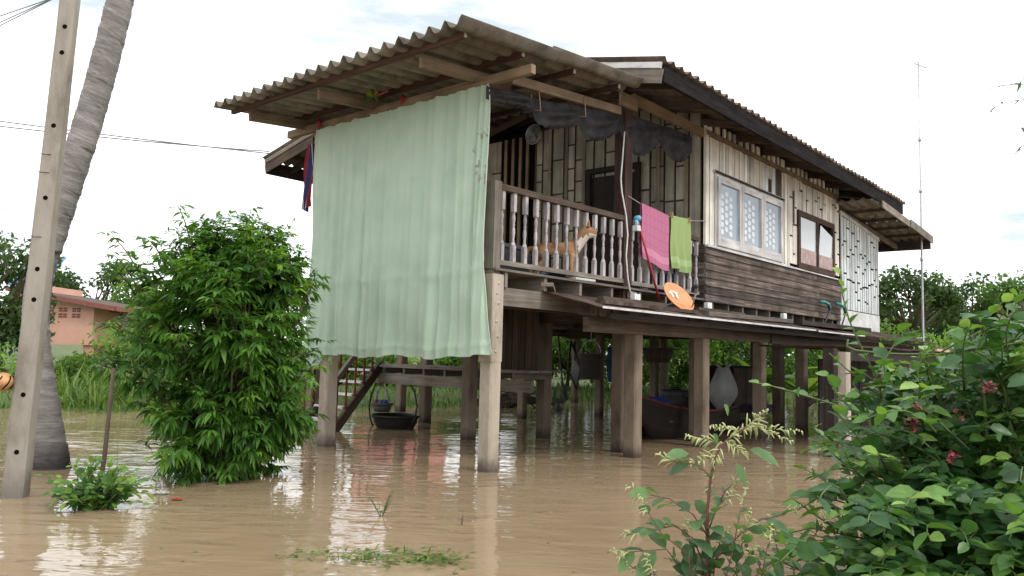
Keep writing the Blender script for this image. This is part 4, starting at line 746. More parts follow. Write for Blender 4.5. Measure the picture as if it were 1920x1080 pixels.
pq = hu(1107, 711, 6.2); pail = HT('hanging_pail', 'large brown grey pail hanging under the house', 'pail', pq); mb = MB(); mb.lathe([(0.001, 0), (0.22, 0), (0.25, 0.5), (0.265, 0.5), (0.265, 0.52), (0.235, 0.52), (0.2, 0.03), (0.001, 0.03)], pq, 26, 0.5); pail.part(mb, 'pail_body', plain('brown_grey_plastic', (0.085, 0.072, 0.068), 0.55)); mb = MB(); mb.tube([pq+(0, 0.25*math.cos(x_), 0.5+0.28*math.sin(x_)) for x_ in np.linspace(0, math.pi, 12)]+[], 0.01, 6); mb.tube([pq+(0, 0, 0.78), pq+(0, 0, 1.0)], 0.008, 5); pail.part(mb, 'handle', STEEL)
tq = hu(1151, 690, 7.5); tb = HT('hanging_bag', 'dark blue and teal bag hanging between two posts under the house', 'bag', tq); mb = MB(); mb.grid(lambda a, t_: tq+np.array((0.12*math.sin(a*6.283), 0.16*math.cos(a*6.283)*(0.8+0.3*math.sin(t_*3)), -0.3+0.75*t_)), 16, 10, 0.5); tb.part(mb, 'bag_body', cloth('dark_blue_bag', (0.015, 0.05, 0.09), 0.05, c2=(0.01, 0.03, 0.055))); mb = MB(); mb.tube([tq+(0, 0, 0.44), tq+(0, 0, 0.9)], 0.01, 5); tb.part(mb, 'strap', BLACK)
sq = hp(1354, 768, 1.0); sackm = cloth('white_sackcloth', (0.5, 0.5, 0.5), 0.1, c2=(0.4, 0.4, 0.4), scale=4); sack = HT('white_sack', 'full white sack hanging by its tied ears under the house', 'sack', sq)
def sackf(a, t_):
    an = a*6.2832; R = 0.36*(math.sin(min(1, 0.1+t_*1.3)*math.pi*0.5)**0.7)*(1-0.75*max(0, t_-0.35)**1.1/0.65**1.1*0.9)+0.012*math.sin(an*7+t_*6); return sq+np.array((R*math.cos(an)*0.8+0.05*t_, R*math.sin(an), 0.85*t_))
mb = MB(); mb.grid(sackf, 40, 24, 0.5); mb.grid(lambda a, t_: sq+np.array((0.05+0.03*math.cos(a*6.28), 0.16*t_+0.05*math.sin(a*6.28), 0.8+0.13*t_)), 8, 5, 0.5); mb.grid(lambda a, t_: sq+np.array((0.05+0.03*math.cos(a*6.28), -0.16*t_+0.05*math.sin(a*6.28), 0.8+0.13*t_)), 8, 5, 0.5); sack.part(mb, 'sack_body', sackm)
mb = MB(); mb.tube([sq+(0.05, 0, 0.82), sq+(0.05, 0, 1.15)], 0.012, 6); sack.part(mb, 'rope', BLACK)
# boat
bo = HT('wooden_boat', 'dark wooden boat with a raised red bow floating under the house', 'boat', (6.2, 1.0, 0.0))
def hull(a, t_):
    """a along (0 bow), t from gunwale left over keel to gunwale right"""
    u = 4.35+3.4*a; sh = 0.40+0.38*(1-a)**3+0.1*a**3; bw = 0.55*math.sin(math.pi*min(1, 0.04+a*0.62))**0.8; an = math.pi*t_; return np.array((u+0.55*(1-a)**4*math.sin(an), 0.9-0.1*(1-a)+bw*math.cos(an), sh-(sh+0.18)*(math.sin(an)**0.55)*(1-0.25*(1-a)**6)))
mb = MB(); mb.grid(hull, 34, 22, 0.0); mb.grid(lambda a, t_: hull(a, t_)*np.array((1, 1, 1))+np.array((0.03, 0, 0.04)), 34, 22, 0.3); bo.part(mb, 'hull', W_DARK)  # hull wood tinted to its darkest: shade under the house put into the colour
mb = MB()
for e in (0, 1): mb.tube([hull(a, e)+(0, 0, 0.01) for a in np.linspace(0, 1, 24)], 0.03, 6, 0.5)
bo.part(mb, 'gunwale', plain('dull_red_paint', (0.06, 0.018, 0.014), 0.8))
mb = MB()
for a in (0.25, 0.5, 0.75): p, q_ = hull(a, 0.03), hull(a, 0.97); mb.bar(p-(0, 0, .06), q_-(0, 0, .06), 0.2, 0.03)
bo.part(mb, 'thwarts', W_BROWN)
q = hp(1231, 772, 0.75); q[2] -= 0.02; mb = MB(); mb.grid(lambda a, t_: q+np.array((0.24*math.cos(a*6.283), 0.2*math.sin(a*6.283), 0))*(0.72+0.28*math.sin(math.pi*t_*0.8)+0.03*math.sin(a*19))*(1 if t_ < .9 else .7)+np.array((0, 0, 0.27*t_+0.012*math.sin(a*31))), 26, 10, 0.5)
hmesh(mb, 'blue_bundle', cloth('royal_blue_sheet', (0.02, 0.05, 0.25), 0.05, c2=(0.008, 0.018, 0.09)), 'dark blue plastic bundle sitting on the boat\'s bow', 'bundle', q)
q = hp(1300, 757, 0.95); mb = MB(); mb.tube([q+(0.5*math.cos(i*1.9)*0.6, 0.1*math.sin(i), 0.22*math.sin(i*2.6)) for i in range(12)], 0.014, 5); mb.tube([q+(-0.6, 0, -0.2), q+(0.1, 0.05, 0.25), q+(0.7, 0, -0.22)], 0.018, 6); hmesh(mb, 'fishing_frame', BLACK, 'tangle of dark bent rods lying across the boat', 'rods', q+(0, 0, -0.25))
q = hp(1420, 768, 0.7); mb = MB(); mb.box(q[0]-0.45, q[0]+0.5, 0.5, 0.9, q[2]-0.06, q[2]+0.08, 0.5); mb.box(q[0]-0.48, q[0]+0.53, 0.48, 0.92, q[2]+0.08, q[2]+0.11, 0.8); hmesh(mb, 'purple_tray', plain('dark_purple', (0.035, 0.018, 0.05), 0.6), 'dark purple tray stored above the boat', 'tray', q-(0, 0, 0.06))
P = [hp(x_, y_, 0.4) for x_, y_ in ((1500, 765), (1520, 752), (1548, 738))]; mb = MB(); mb.tube(P, [0.11, 0.08, 0.02], 8, 0.5); hmesh(mb, 'boat_prow', W_DARK, 'dark pointed prow sticking out at the right end of the house', 'prow', P[0])
cb = HT('added_cabinet', 'made-up dark brown cabinet added under the house to darken the space behind the white sack', 'cabinet', (10.2, 1.6, 0)); mb = MB(); mb.box(9.6, 10.9, 1.4, 1.95, -0.3, 1.25, 0.2); cb.part(mb, 'cabinet_body', W_DARK); mb = MB(); mb.box(9.63, 10.22, 1.37, 1.395, 0.05, 1.2, 0.6); mb2 = MB(); mb2.box(10.26, 10.87, 1.37, 1.395, 0.05, 1.2, 0.4); cb.part(mb, 'door', W_BROWN); cb.part(mb2, 'door', W_BROWN)  # invented cabinet, added to darken the too bright space under the house
dr = HT('added_drum', 'made-up dark grey drum added under the house to darken the space right of the boat', 'drum', (8.3, 2.1, 0)); mb = MB(); mb.lathe([(0.001, -0.3), (0.33, -0.3), (0.34, 0.2), (0.36, 0.23), (0.34, 0.26), (0.34, 0.6), (0.36, 0.63), (0.3, 0.72), (0.001, 0.72)], (8.3, 2.1, 0), 24, 0.5); dr.part(mb, 'drum_body', plain('dark_grey_drum', (0.05, 0.052, 0.055), 0.5)); mb = MB(); mb.lathe([(0.001, 0.78), (0.12, 0.78), (0.13, 0.72), (0.001, 0.72)], (8.3, 2.1, 0.0), 16, 0.5); dr.part(mb, 'cap', BLACK)  # invented drum, put in as dark clutter for the under-house gloom
hb = HT('added_basket', 'made-up round dark basket added under the floor beams to darken the space near the boat', 'basket', (7.2, 1.9, 1.3)); mb = MB(); mb.lathe(bprof(0.3, 0.28), (7.2, 1.9, 1.3), 24, 0.5); hb.part(mb, 'basket', W_BROWN); mb = MB(); mb.tube([(6.9, 1.9, 1.58), (7.2, 1.9, 2.1), (7.5, 1.9, 1.58)], 0.01, 5); hb.part(mb, 'cord', BLACK)  # invented basket, another dark filler added to deepen the under-house shadow
# ---- TV aerial
qa = H(*hp(1731, 632, -0.75)) ; mt = H(*(hp(1722, 122, -0.75))); an = thing('tv_aerial', 'tall thin pole with a TV aerial standing at the house\'s far end', 'aerial', (qa[0], qa[1], 0))
o_ = np.array((qa[0], qa[1], 0)); top = mt-o_; bot = qa-o_
mb = MB(); mb.tube([(bot[0], bot[1], 0.0), bot, bot*0.5+top*0.5, top+(0, 0, 0.1)], [0.035, 0.03, 0.026, 0.02], 8); mast = mb.build('mast', STEEL, an)
mb = MB(); e = np.array((0.85, 0.5, 0.0)); e /= np.linalg.norm(e); pz = np.array((-e[1], e[0], 0)); mb.tube([top-e*0.2, top+e*0.42], 0.012, 6); mb.build('boom', STEEL, an)
for k in range(4):
    c = top-e*0.18+e*0.17*k; l_ = 0.3-0.05*k; mb = MB(); mb.tube([c-pz*l_+(0, 0, 0.02), c+pz*l_+(0, 0, -0.0)], 0.007, 5); mb.build('element', STEEL, an)
for f in (0.28, 0.47, 0.72):
    c = top*(1-f)+bot*f; mb = MB(); mb.lathe([(0.001, -.05), (0.045, -.05), (0.045, .05), (0.001, .05)], c, 8, .3); mb.build('clamp', STEEL, an)
# ---- lower side roof and its post to the right
sr = HT('side_shelter', 'low dark brown lean-to with a rusty roof edge behind the right-hand bush', 'shelter', (8.0, -1.9, 0))
mb = MB()
for k in range(6): corr(mb, (5.6+1.0*k, -2.5+0.0*k, 1.64+0.012*(k % 2)), (1, 0, 0), (0, 1, 0.0), 1.04, 1.6, 0.1, 0.012, 0.004, random.random(), ns=6)
sr.part(mb, 'shelter_roof', RUST)
mb = MB(); mb.box(5.4, 11.4, -2.42, -2.36, 1.42, 1.62, 0.3); sr.part(mb, 'eave_beam', W_DARK)
mb = MB(); chamfer_col(mb, 5.25, 5.43, -2.42, -2.22, -0.5, 1.55, 0.02); sr.part(mb, 'post', CONC)
mb = MB(); mb.box(5.02, 5.2, -2.3, -2.14, -0.5, 1.6, 0.4); sr.part(mb, 'post', W_DARK)
mb = MB(); mb.box(7.2, 7.36, -2.36, -2.2, -0.5, 1.5, 0.4); sr.part(mb, 'post', W_BROWN)
mb = MB(); boards(mb, 'u', 7.5, 11.3, 0.1, 1.45, -1.2, 0.02, 0.16, 0.24, (), 0.2); sr.part(mb, 'board_wall', W_DARK)
mb = MB(); mb.box(10.4, 11.5, -2.53, -2.49, 1.66, 1.71, 0.9); sr.part(mb, 'scalloped_edge', plain('faded_pink_edge', (0.5, 0.3, 0.26), 0.7))
# ---- utility pole, wires, palm
pb = np.array((-4.43, 7.28, 0.0)); pole = thing('utility_pole', 'square tapering grey concrete utility pole leaning slightly right, in front of the palm', 'utility pole', pb)
mb = MB(); n_ = 24
def psec(z): w_ = 0.092-0.0044*z; return (0.0355*z, 0.0, w_)
vs = []; 
for k in range(n_+1):
    z = -0.5+9.5*k/n_; cx, cy, w_ = psec(z); c_ = 0.022
    for (x_, y_) in ((-w_+c_, -w_), (w_-c_, -w_), (w_, -w_+c_), (w_, w_-c_), (w_-c_, w_), (-w_+c_, w_), (-w_, w_-c_), (-w_, -w_+c_)): vs.append((cx+x_*math.cos(.12)-y_*math.sin(.12)+random.uniform(-.002, .002), cy+x_*math.sin(.12)+y_*math.cos(.12), z))
mb.add(vs, [(k*8+i, k*8+(i+1) % 8, (k+1)*8+(i+1) % 8, (k+1)*8+i) for k in range(n_) for i in range(8)], 0.5); mb.build('shaft', CONC_P, pole)
for z in (4.35, 4.10, 3.40, 2.72, 2.06, 1.78, 0.92, 0.41, 4.95, 5.6):
    cx, cy, w_ = psec(z); mb = MB(); n3_ = np.array((math.sin(.12), -math.cos(.12), 0)); mb.lathe([(0.001, 0.001), (0.015, 0.001), (0.019, 0.003), (0.022, 0)], np.array((cx+0.012, 0, z))+n3_*w_, 12, 0.5, ((math.cos(.12), math.sin(.12), 0), (0, 0, 1), n3_)); mb.build('bolt_hole', DARKHOLE, pole)
for z in (2.95, 3.12, 2.35):
    cx, cy, w_ = psec(z); mb = MB(); mb.tube([(cx-w_-.002, -w_-.0+0.0, z+.02), (cx-w_*.4, -w_-.001-.03, z), (cx+w_*.3, -w_+.002, z-.015+.02), (cx+w_, -w_+.04, z-.03)], 0.003, 4); mb.build('hairline_crack', DARKHOLE, pole)
def wire(P, label, r=0.008, n=24, sag=0.0):
    a, b_ = np.array(P[0]), np.array(P[1]); mb = MB(); pts = [a+(b_-a)*k/n-np.array((0, 0, sag*4*(k/n)*(1-k/n))) for k in range(n+1)]; mb.v = []; mb.tube([p-a for p in pts], r, 5)
    tag(mb.build('power_line', plain('dark_wire', (0.16, 0.16, 0.18)), None, a), label, 'power line', 'power lines in the sky')
A_, B_ = at(505, 288, 17.0), at(505, 284, 17.0)
wire((at(-900, 90, 14), A_), 'upper thin wire running from behind the palm to the house\'s left eave', 0.014, sag=0.12); wire((at(-900, 104, 14), B_), 'lower thin wire running from behind the palm to the house\'s left eave', 0.014, sag=0.2)
for i, (y0, x1) in enumerate(((30, 88), (42, 92), (48, 95))):
    a = at(0, y0, 9); b_ = at(x1, 0, 9.0); wire((a-(b_-a)*6, b_+(b_-a)*2), ('topmost of the three wires crossing the upper left corner', 'middle one of the three wires crossing the upper left corner', 'lowest of the three wires crossing the upper left corner')[i], 0.006)
pbase = at(93, 870, 9.0); pbase[2] = 0; palm = thing('palm_tree', 'grey ringed curving palm trunk with a dark flared base behind the pole', 'palm tree', pbase)
pp = [at(x_, y_, 9.0) for x_, y_ in ((95, 900), (93, 868), (88, 800), (79, 730), (68, 650), (66, 580), (76, 510), (102, 430), (128, 345), (156, 260), (184, 165), (206, 80), (226, 0), (240, -80), (246, -200), (240, -360), (225, -520))]
pr_ = [.23, .21, .17, .15, .142, .138, .138, .14, .145, .148, .148, .145, .14, .136, .13, .125, .12]
cs = [np.array(p) for p in pp]; seg = [0]
for i in range(1, len(cs)): seg.append(seg[-1]+np.linalg.norm(cs[i]-cs[i-1]))
S = np.linspace(0, seg[-1], 420); from_ = np.array(cs)
def sm3(col): 
    y_ = np.interp(S, seg, from_[:, col]); k_ = np.ones(21)/21; yp = np.concatenate([np.full(10, y_[0]), y_, np.full(10, y_[-1])]); return np.convolve(yp, k_, 'valid')
PX, PY, PZ = sm3(0), sm3(1), sm3(2); rr = np.interp(S, seg, pr_)
nr_ = 28; vs = []; uvs = []
for i in range(len(S)):
    ph = (S[i]+0.008*math.sin(S[i]*13))/0.042; fr = ph-math.floor(ph); ri = math.floor(ph); rnd = math.sin(ri*12.9)*0.5
    for k in range(nr_):
        a_ = 2*math.pi*k/nr_; sh_ = math.sin(a_*2+ri*1.7)*0.15; f2 = (fr+sh_) % 1.0; R = rr[i]*(1+0.035*(f2-0.5)*1.6+0.012*math.sin(a_*5+ri*2.1)+0.01*rnd)
        vs.append((PX[i]+R*math.cos(a_)-pbase[0], PY[i]+R*math.sin(a_)-pbase[1], PZ[i]+0.02*math.sin(a_+ri)+(-0.35*math.cos(a_)*R if i > 120 else 0))); uvs.append((a_*0.16+ri*0.37, S[i]))
mb = MB(); mb.add(vs, [(i*nr_+k, i*nr_+(k+1) % nr_, (i+1)*nr_+(k+1) % nr_, (i+1)*nr_+k) for i in range(len(S)-1) for k in range(nr_)], None, uvs, True)
fcz = [random.random()*0.0+0.5+0.5*math.sin(math.floor(S[i]/0.042)*7.7)*0.8 for i in range(len(S)-1) for k in range(nr_)]; mb.t = fcz
PALMB = wood('palm_bark', (0.09, 0.078, 0.073), (0.23, 0.21, 0.2), (0.36, 0.335, 0.32), gx=9, gy=34, tintamt=0.35, dirt=0.2, bump=0.6); wetline(PALMB, 0.08, 0.34, 0.22); mb.build('trunk', PALMB, palm)
# stake, ball
mb = MB(); s0 = at(183, 893, 7.4); s1 = at(213, 690, 7.6); s0[2] = -0.3; mb.tube([(0, 0, 0), (s1-s0)*0.45+(0.015, 0, 0), (s1-s0)], [0.022, 0.02, 0.017], 8); tag(mb.build('stake', W_BROWN, None, s0), 'thin brown stake standing in the water behind the small bush', 'stake')
bq = at(4, 716, 7.2); bt = thing('tan_ball', 'round tan ball with dark cracks at the left edge, beside the pole', 'ball', bq)
mb = MB(); mb.lathe([(0.001, -0.085), (0.045, -0.075), (0.085, -0.04), (0.102, 0), (0.085, 0.04), (0.045, 0.075), (0.001, 0.085)], (0, 0, 0), 20, 0.5); mb.build('shell', spotty('tan_shell', (0.3, 0.13, 0.05), (0.6, 0.33, 0.15), 9, 0.6, 0.3, 8, 0.1), bt)
for k in range(7):
    a0 = k*0.9; mb = MB(); mb.tube([(0.1*math.cos(a0+x_*0.5)*math.cos(x_-0.8), 0.1*math.sin(a0+x_*0.5)*math.cos(x_-0.8), 0.084*math.sin(x_-0.8)) for x_ in np.linspace(0, 1.5, 10)], 0.006, 5); mb.build('crack', DARKHOLE, bt)
mb = MB(); mb.tube([(-0.1, 0, 0.02), (-0.5, 0.1, 0.1), (-1.4, 0.3, 0.5), (-1.8, 0.5, -1.2)], 0.012, 6); mb.build('stem', W_BROWN, bt)
# ---- floating rubbish
def floater(px, py, name, label, cat, c, s_):
    p = at(px, py, 6.5); d = p-np.array([0, 0, CH]); p = np.array([0, 0, CH])+d*(-CH/d[2]); mb = MB()
    for k in range(4): mb.grid(lambda a, t_: (s_*(a-0.5)*1.6+s_*0.5*math.cos(k*2), s_*(t_-0.5)+s_*0.4*math.sin(k*2), 0.006+s_*0.22*abs(math.sin(a*5+k+t_*3))), 5, 4, 0.5)
    tag(mb.build(name, plain(name+'_colour_%d' % px, c, 0.4), None, p), label, cat)
floater(331, 938, 'food_wrapper', 'crumpled orange red wrapper floating right of the small bush', 'wrapper', (0.5, 0.05, 0.02), 0.04); floater(284, 930, 'food_wrapper', 'tiny dull red wrapper floating at the small bush\'s edge', 'wrapper', (0.3, 0.06, 0.04), 0.022); floater(570, 908, 'food_wrapper', 'tiny dark red scrap floating below the left concrete column', 'wrapper', (0.25, 0.04, 0.03), 0.02); floater(300, 926, 'plastic_bag', 'clear whitish plastic bag floating beside the orange wrapper', 'plastic bag', (0.5, 0.52, 0.5), 0.06)
p = at(373, 889, 8.4); p[2] = 0.02; bt2 = thing('plastic_bottle', 'pale blue plastic bottle floating at the foot of the big bush', 'bottle', p, 0.4); mb = MB(); mb.lathe([(0.001, -0.13), (0.036, -0.125), (0.04, -0.05), (0.036, 0), (0.04, 0.06), (0.015, 0.11), (0.015, 0.135)], (0, 0, 0), 14, 0.5, ((0, 1, 0), (0, 0, 1), (1, 0, 0))); mb.build('bottle_body', plain('pale_blue_plastic', (0.35, 0.5, 0.56), 0.15), bt2); mb = MB(); mb.lathe([(0.018, 0.133), (0.018, 0.16), (0.001, 0.16)], (0, 0, 0), 10, 0.5, ((0, 1, 0), (0, 0, 1), (1, 0, 0))); mb.build('cap', WHITEP, bt2)
# ---- brush heap at the bank under the house
p = at(955, 752, 21.0); p[2] = 0.05; mb = MB(); mb.tube([(-1.2, 0, .05), (-.4, .05, .16), (.4, 0, .18), (1.2, 0, .05)], [.04, .12, .13, .04], 7)
for k in range(70):
    a_ = random.uniform(0, 6.28); c = np.array((random.gauss(0, .35), random.gauss(0, .2), abs(random.gauss(0.15, .16)))); d = np.array((math.cos(a_), math.sin(a_)*.4, random.uniform(-.2, .5)))*random.uniform(.2, .5); mb.tube([c-d, c+d*.3+(0, 0, .04), c+d], [.02, .017, .008], 5)
tag(mb.build('brush_heap', W_BROWN, None, p), 'heap of dead brown branches on the far bank left of the fan', 'brush heap')
# ---- pink houses behind
PINK = spotty('pink_render', (0.6, 0.33, 0.25), (0.72, 0.41, 0.32), 0.8, 0.9, 0.05, 8, 0.1); BLUET = plain('blue_roof_tiles', (0.16, 0.27, 0.55), 0.5); BRICKR = plain('red_brown_trim', (0.24, 0.085, 0.07), 0.7)
def pink_house(loc, label, x0, x1, z0, z1, over, vents=True, bluer=True):
    h = thing('pink_house', label, 'house', loc); mb = MB(); mb.box6([(x0, 0, z0), (x1, 0, z0), (x1, 5, z0), (x0, 5, z0), (x0, 0, z1+0.16*(x1-x0)), (x1, 0, z1), (x1, 5, z1), (x0, 5, z1+0.16*(x1-x0))], 0.5); mb.build('wall', PINK, h)
    for x_ in (x0+0.1, x1-0.35):
        for y_ in (0.1, 4.6): mb = MB(); mb.box(x_, x_+0.25, y_, y_+0.25, -0.5, z0, 0.5); mb.build('column', PINK, h)
    mb = MB(); a = 0.16; xr = x1+over; zz = lambda x_: z1+0.02+a*(x1-x_); mb.box6([(x0-0.5, -0.25, zz(x0-0.5)), (xr, -0.25, zz(xr)), (xr, 5.3, zz(xr)), (x0-0.5, 5.3, zz(x0-0.5)), (x0-0.5, -0.25, zz(x0-0.5)+0.06), (xr, -0.25, zz(xr)+0.06), (xr, 5.3, zz(xr)+0.06), (x0-0.5, 5.3, zz(x0-0.5)+0.06)], 0.5); rf = mb.build('roof', W_BROWN, h)
    mb = MB(); mb.bar((x0-0.5, -0.28, zz(x0-0.5)+0.0), (xr, -0.28, zz(xr)+0.0), 0.04, 0.16); mb.bar((xr+.02, -0.26, zz(xr)), (xr+.02, 5.3, zz(xr)), 0.04, 0.16); mb.build('fascia', BRICKR, rf)
    if vents:
        for g_ in range(4):
            for r_ in range(2):
                mb = MB(); xx = x0+0.28+(x1-x0-0.7)*0.27*g_; z_ = z1-0.45+0.2*r_-0.0; 
                for q_ in range(2):
                    mb.box(xx+0.12*q_*1.3, xx+0.12*q_*1.3+0.13, -0.008, 0.0-0.001, z_, z_+0.06, 0.5); mb.box(xx+0.12*q_*1.3, xx+0.12*q_*1.3+0.13, -0.008, 0.0-0.001, z_+0.08, z_+0.14, 0.5)
                mb.build('vent_block', BRICKR, h)
    if bluer:
        mb = MB(); corr(mb, (x0-1.9, 2.0, z1+0.75), (1, 0, 0), (0, 0.75, 0.66), 1.28, 1.9, 0.24, 0.035, 0.01, 0.5); r2_ = mb.build('blue_roof', BLUET, h); mb = MB(); mb.box(x0-1.9, x0-0.62, 2.0, 2.06, z1+0.55, z1+0.7, .5); mb.build('fascia', BRICKR, r2_); mb = MB(); mb.box(x0-1.8, x0-0.75, 2.3, 5, z1-0.5, z1+0.8, .5); mb.build('wall', PINK, h)
    return h
hq = at(90, 645, 27.0); ph = pink_house((hq[0], 27.0, 0.3), 'salmon pink stilt house with vent blocks and a blue roof behind the palm', -0.9, (at(172, 645, 27.0)-hq)[0], hq[2]-0.3, at(172, 572, 27.0)[2]-0.3, 0.85)
mb = MB(); x1_ = (at(172, 645, 27.0)-hq)[0]; z_ = at(190, 583, 27)[2]-0.3; mb.box(x1_+0.05, x1_+1.3, 1.0, 4.0, z_, z_+0.12, .5); mb.build('porch_roof', BRICKR, ph); mb = MB(); mb.box(x1_+0.2, x1_+0.62, 1.6, 1.65, z_-0.6, z_, .5); mb.build('white_cloth', cloth('white_sheet', (0.7, 0.7, 0.66)), ph); mb = MB(); mb.box(x1_+0.62, x1_+1.2, 1.7, 4, z_-0.7, z_, .5); mb.build('porch_wall', BRICKR, ph)
h2 = at(668, 640, 34.0); PINK = spotty('rose_render', (0.62, 0.2, 0.2), (0.72, 0.27, 0.26), 0.8, 0.9, 0.05, 8, 0.1); pink_house((h2[0], 34.0, 0.3), 'rose pink house beyond the flood, hidden by the curtain and mirrored in the water', 0, 3.6, 2.0, 5.0, 0.3, False, False)
# ================================================================ PLANTS
LEAFROWS = {'broad': ((0.0, 0), (0.22, .80), (0.5, 1.0), (0.78, .66), (1.0, 0)), 'lance': ((0.0, 0), (0.28, 1.0), (0.62, .78), (1.0, 0)), 'diamond': ((0.0, 0), (0.45, 1.0), (1.0, 0))}
def leaf_mesh(name, mat, P, T, Nn, L, W, tint, kind='lance', droop=0.25, fold=0.18, parent=None, loc=(0, 0, 0)):
    P = np.asarray(P, float)-np.asarray(loc, float); T = np.asarray(T, float); T = T/(np.linalg.norm(T, axis=1, keepdims=True)+1e-9); Nn = np.asarray(Nn, float)
    S = np.cross(T, Nn); S /= (np.linalg.norm(S, axis=1, keepdims=True)+1e-9); U = np.cross(S, T); n = len(P); L = np.broadcast_to(L, (n,))[:, None]; W = np.broadcast_to(W, (n,))[:, None]; dr = np.broadcast_to(droop, (n,))[:, None]
    rows = LEAFROWS[kind]; V = []; idx = []; down = np.array([[0, 0, -1.0]])
    for (t_, w_) in rows:
        c = P+T*L*t_+down*dr*L*t_*t_
        if w_ == 0: idx.append([len(V)]); V.append(c)
        else:
            sd_ = S*W*0.5*w_; up_ = U*W*fold*w_; idx.append([len(V), len(V)+1, len(V)+2]); V += [c-sd_+up_, c, c+sd_+up_]
    m = len(V); V = np.stack(V, 1).reshape(-1, 3); F = []
    for a, b_ in zip(idx[:-1], idx[1:]):
        if len(a) == 1: F += [(a[0], b_[1], b_[0]), (a[0], b_[2], b_[1])]
        elif len(b_) == 1: F += [(a[0], a[1], b_[0]), (a[1], a[2], b_[0])]
        else: F += [(a[0], a[1], b_[1], b_[0]), (a[1], a[2], b_[2], b_[1])]
    ls = np.array([len(f) for f in F]); flat = np.concatenate([np.array(f) for f in F]); k = len(F)
    loops = (flat[None, :]+(np.arange(n)*m)[:, None]).ravel(); tot = np.tile(ls, n); st = np.concatenate([[0], np.cumsum(tot)[:-1]])
    me = bpy.data.meshes.new(name); me.vertices.add(len(V)); me.vertices.foreach_set('co', V.astype(np.float32).ravel()); me.loops.add(len(loops)); me.loops.foreach_set('vertex_index', loops.astype(np.int32)); me.polygons.add(len(tot)); me.polygons.foreach_set('loop_start', st.astype(np.int32)); me.polygons.foreach_set('loop_total', tot.astype(np.int32))
    me.polygons.foreach_set('use_smooth', np.ones(len(tot), bool)); me.update(calc_edges=True); me.validate()
    a = me.attributes.new('tint', 'FLOAT', 'FACE'); a.data.foreach_set('value', np.repeat(np.clip(tint, 0, 1), k).astype(np.float32)); me.materials.append(mat)
    o = bpy.data.objects.new(name, me); COL.objects.link(o)
    if parent is not None: o.parent = parent
    elif np.any(np.asarray(loc)): o.location = loc
    return o
def rdir(n, up=0.0):
    d = RNG.normal(size=(n, 3)); d[:, 2] += up; return d/np.linalg.norm(d, axis=1, keepdims=True)
L_BUSH = leafmat('bush_leaf', [(0.03, 0.08, 0.016), (0.06, 0.152, 0.026), (0.115, 0.245, 0.038), (0.21, 0.36, 0.055)], 0.42, 0.33)
L_VINE = leafmat('vine_leaf', [(0.018, 0.056, 0.02), (0.04, 0.107, 0.032), (0.078, 0.178, 0.045), (0.165, 0.3, 0.055), (0.24, 0.36, 0.08)], 0.36, 0.3)
L_DARK = leafmat('far_dark_leaf', [(0.024, 0.05, 0.016), (0.05, 0.095, 0.025), (0.095, 0.155, 0.042)], 0.55, 0.3)
L_MID = leafmat('far_mid_leaf', [(0.042, 0.096, 0.021), (0.092, 0.178, 0.036), (0.16, 0.27, 0.06)], 0.55, 0.35)
L_FRESH = leafmat('far_fresh_leaf', [(0.065, 0.14, 0.026), (0.13, 0.245, 0.047), (0.22, 0.345, 0.08)], 0.5, 0.4)
L_WEED = leafmat('weed_leaf', [(0.045, 0.095, 0.045), (0.085, 0.165, 0.075), (0.15, 0.25, 0.085)], 0.5, 0.35)
L_GRASS = leafmat('grass_blade', [(0.06, 0.11, 0.025), (0.12, 0.2, 0.045), (0.22, 0.3, 0.09)], 0.6, 0.4)
BARK = wood('green_brown_bark', (0.05, 0.04, 0.025), (0.1, 0.08, 0.05), (0.16, 0.135, 0.09)); STEMG = plain('green_stem', (0.09, 0.13, 0.04), 0.6); STEMR = plain('red_stem', (0.15, 0.05, 0.045), 0.5)
def bez(a, b_, c, n=8):
    t_ = np.linspace(0, 1, n)[:, None]; return (1-t_)**2*a+2*t_*(1-t_)*b_+t_**2*c
# ---- the big palmate bush in the water
bc = at(418, 893, 8.65); bc[2] = 0.0
bush = thing('leafy_bush', 'tall bright green bush with drooping finger-like leaves standing in the water left of the curtain', 'bush', bc)
zz_ = [0, .15, .4, .8, 1.2, 1.6, 2.0, 2.3, 2.6, 2.95]; ww_ = [.5, .72, .92, 1.03, 1.15, 1.23, 1.22, 1.1, .85, .3]; cc_ = [0, 0, -.02, -.03, -.05, -.1, -.1, -.05, 0.05, 0.1]
sb = MB(); LP, LT, LN, LL, LW, LTi = [], [], [], [], [], []
def compound(p, d, tint, size, nl=6):
    """one leaf: petiole along d, leaflets fanned about its end"""
    d = d/np.linalg.norm(d); side = np.cross(d, (0, 0, 1)); side /= np.linalg.norm(side)+1e-9
    e = p+d*size*0.55-np.array((0, 0, .08*size))
    for k in range(nl):
        s_ = (k % 2)*2-1; f = 0.25+0.75*(k//2)/max(1, nl//2-0.5) if k < nl-1 else 1
        q = p*(1-f)+e*f; dd = d*(0.75 if k < nl-1 else 1)+side*s_*(0.9-0.45*f)*(1 if k < nl-1 else 0)+np.array((0, 0, -0.28))+RNG.normal(size=3)*.12
        LP.append(q); LT.append(dd); LN.append((0+random.gauss(0, .25), random.gauss(0, .25), 1)); l_ = size*random.uniform(.75, 1.1); LL.append(l_); LW.append(l_*random.uniform(.24, .33)); LTi.append(tint+random.gauss(0, .07))
ns_ = 700
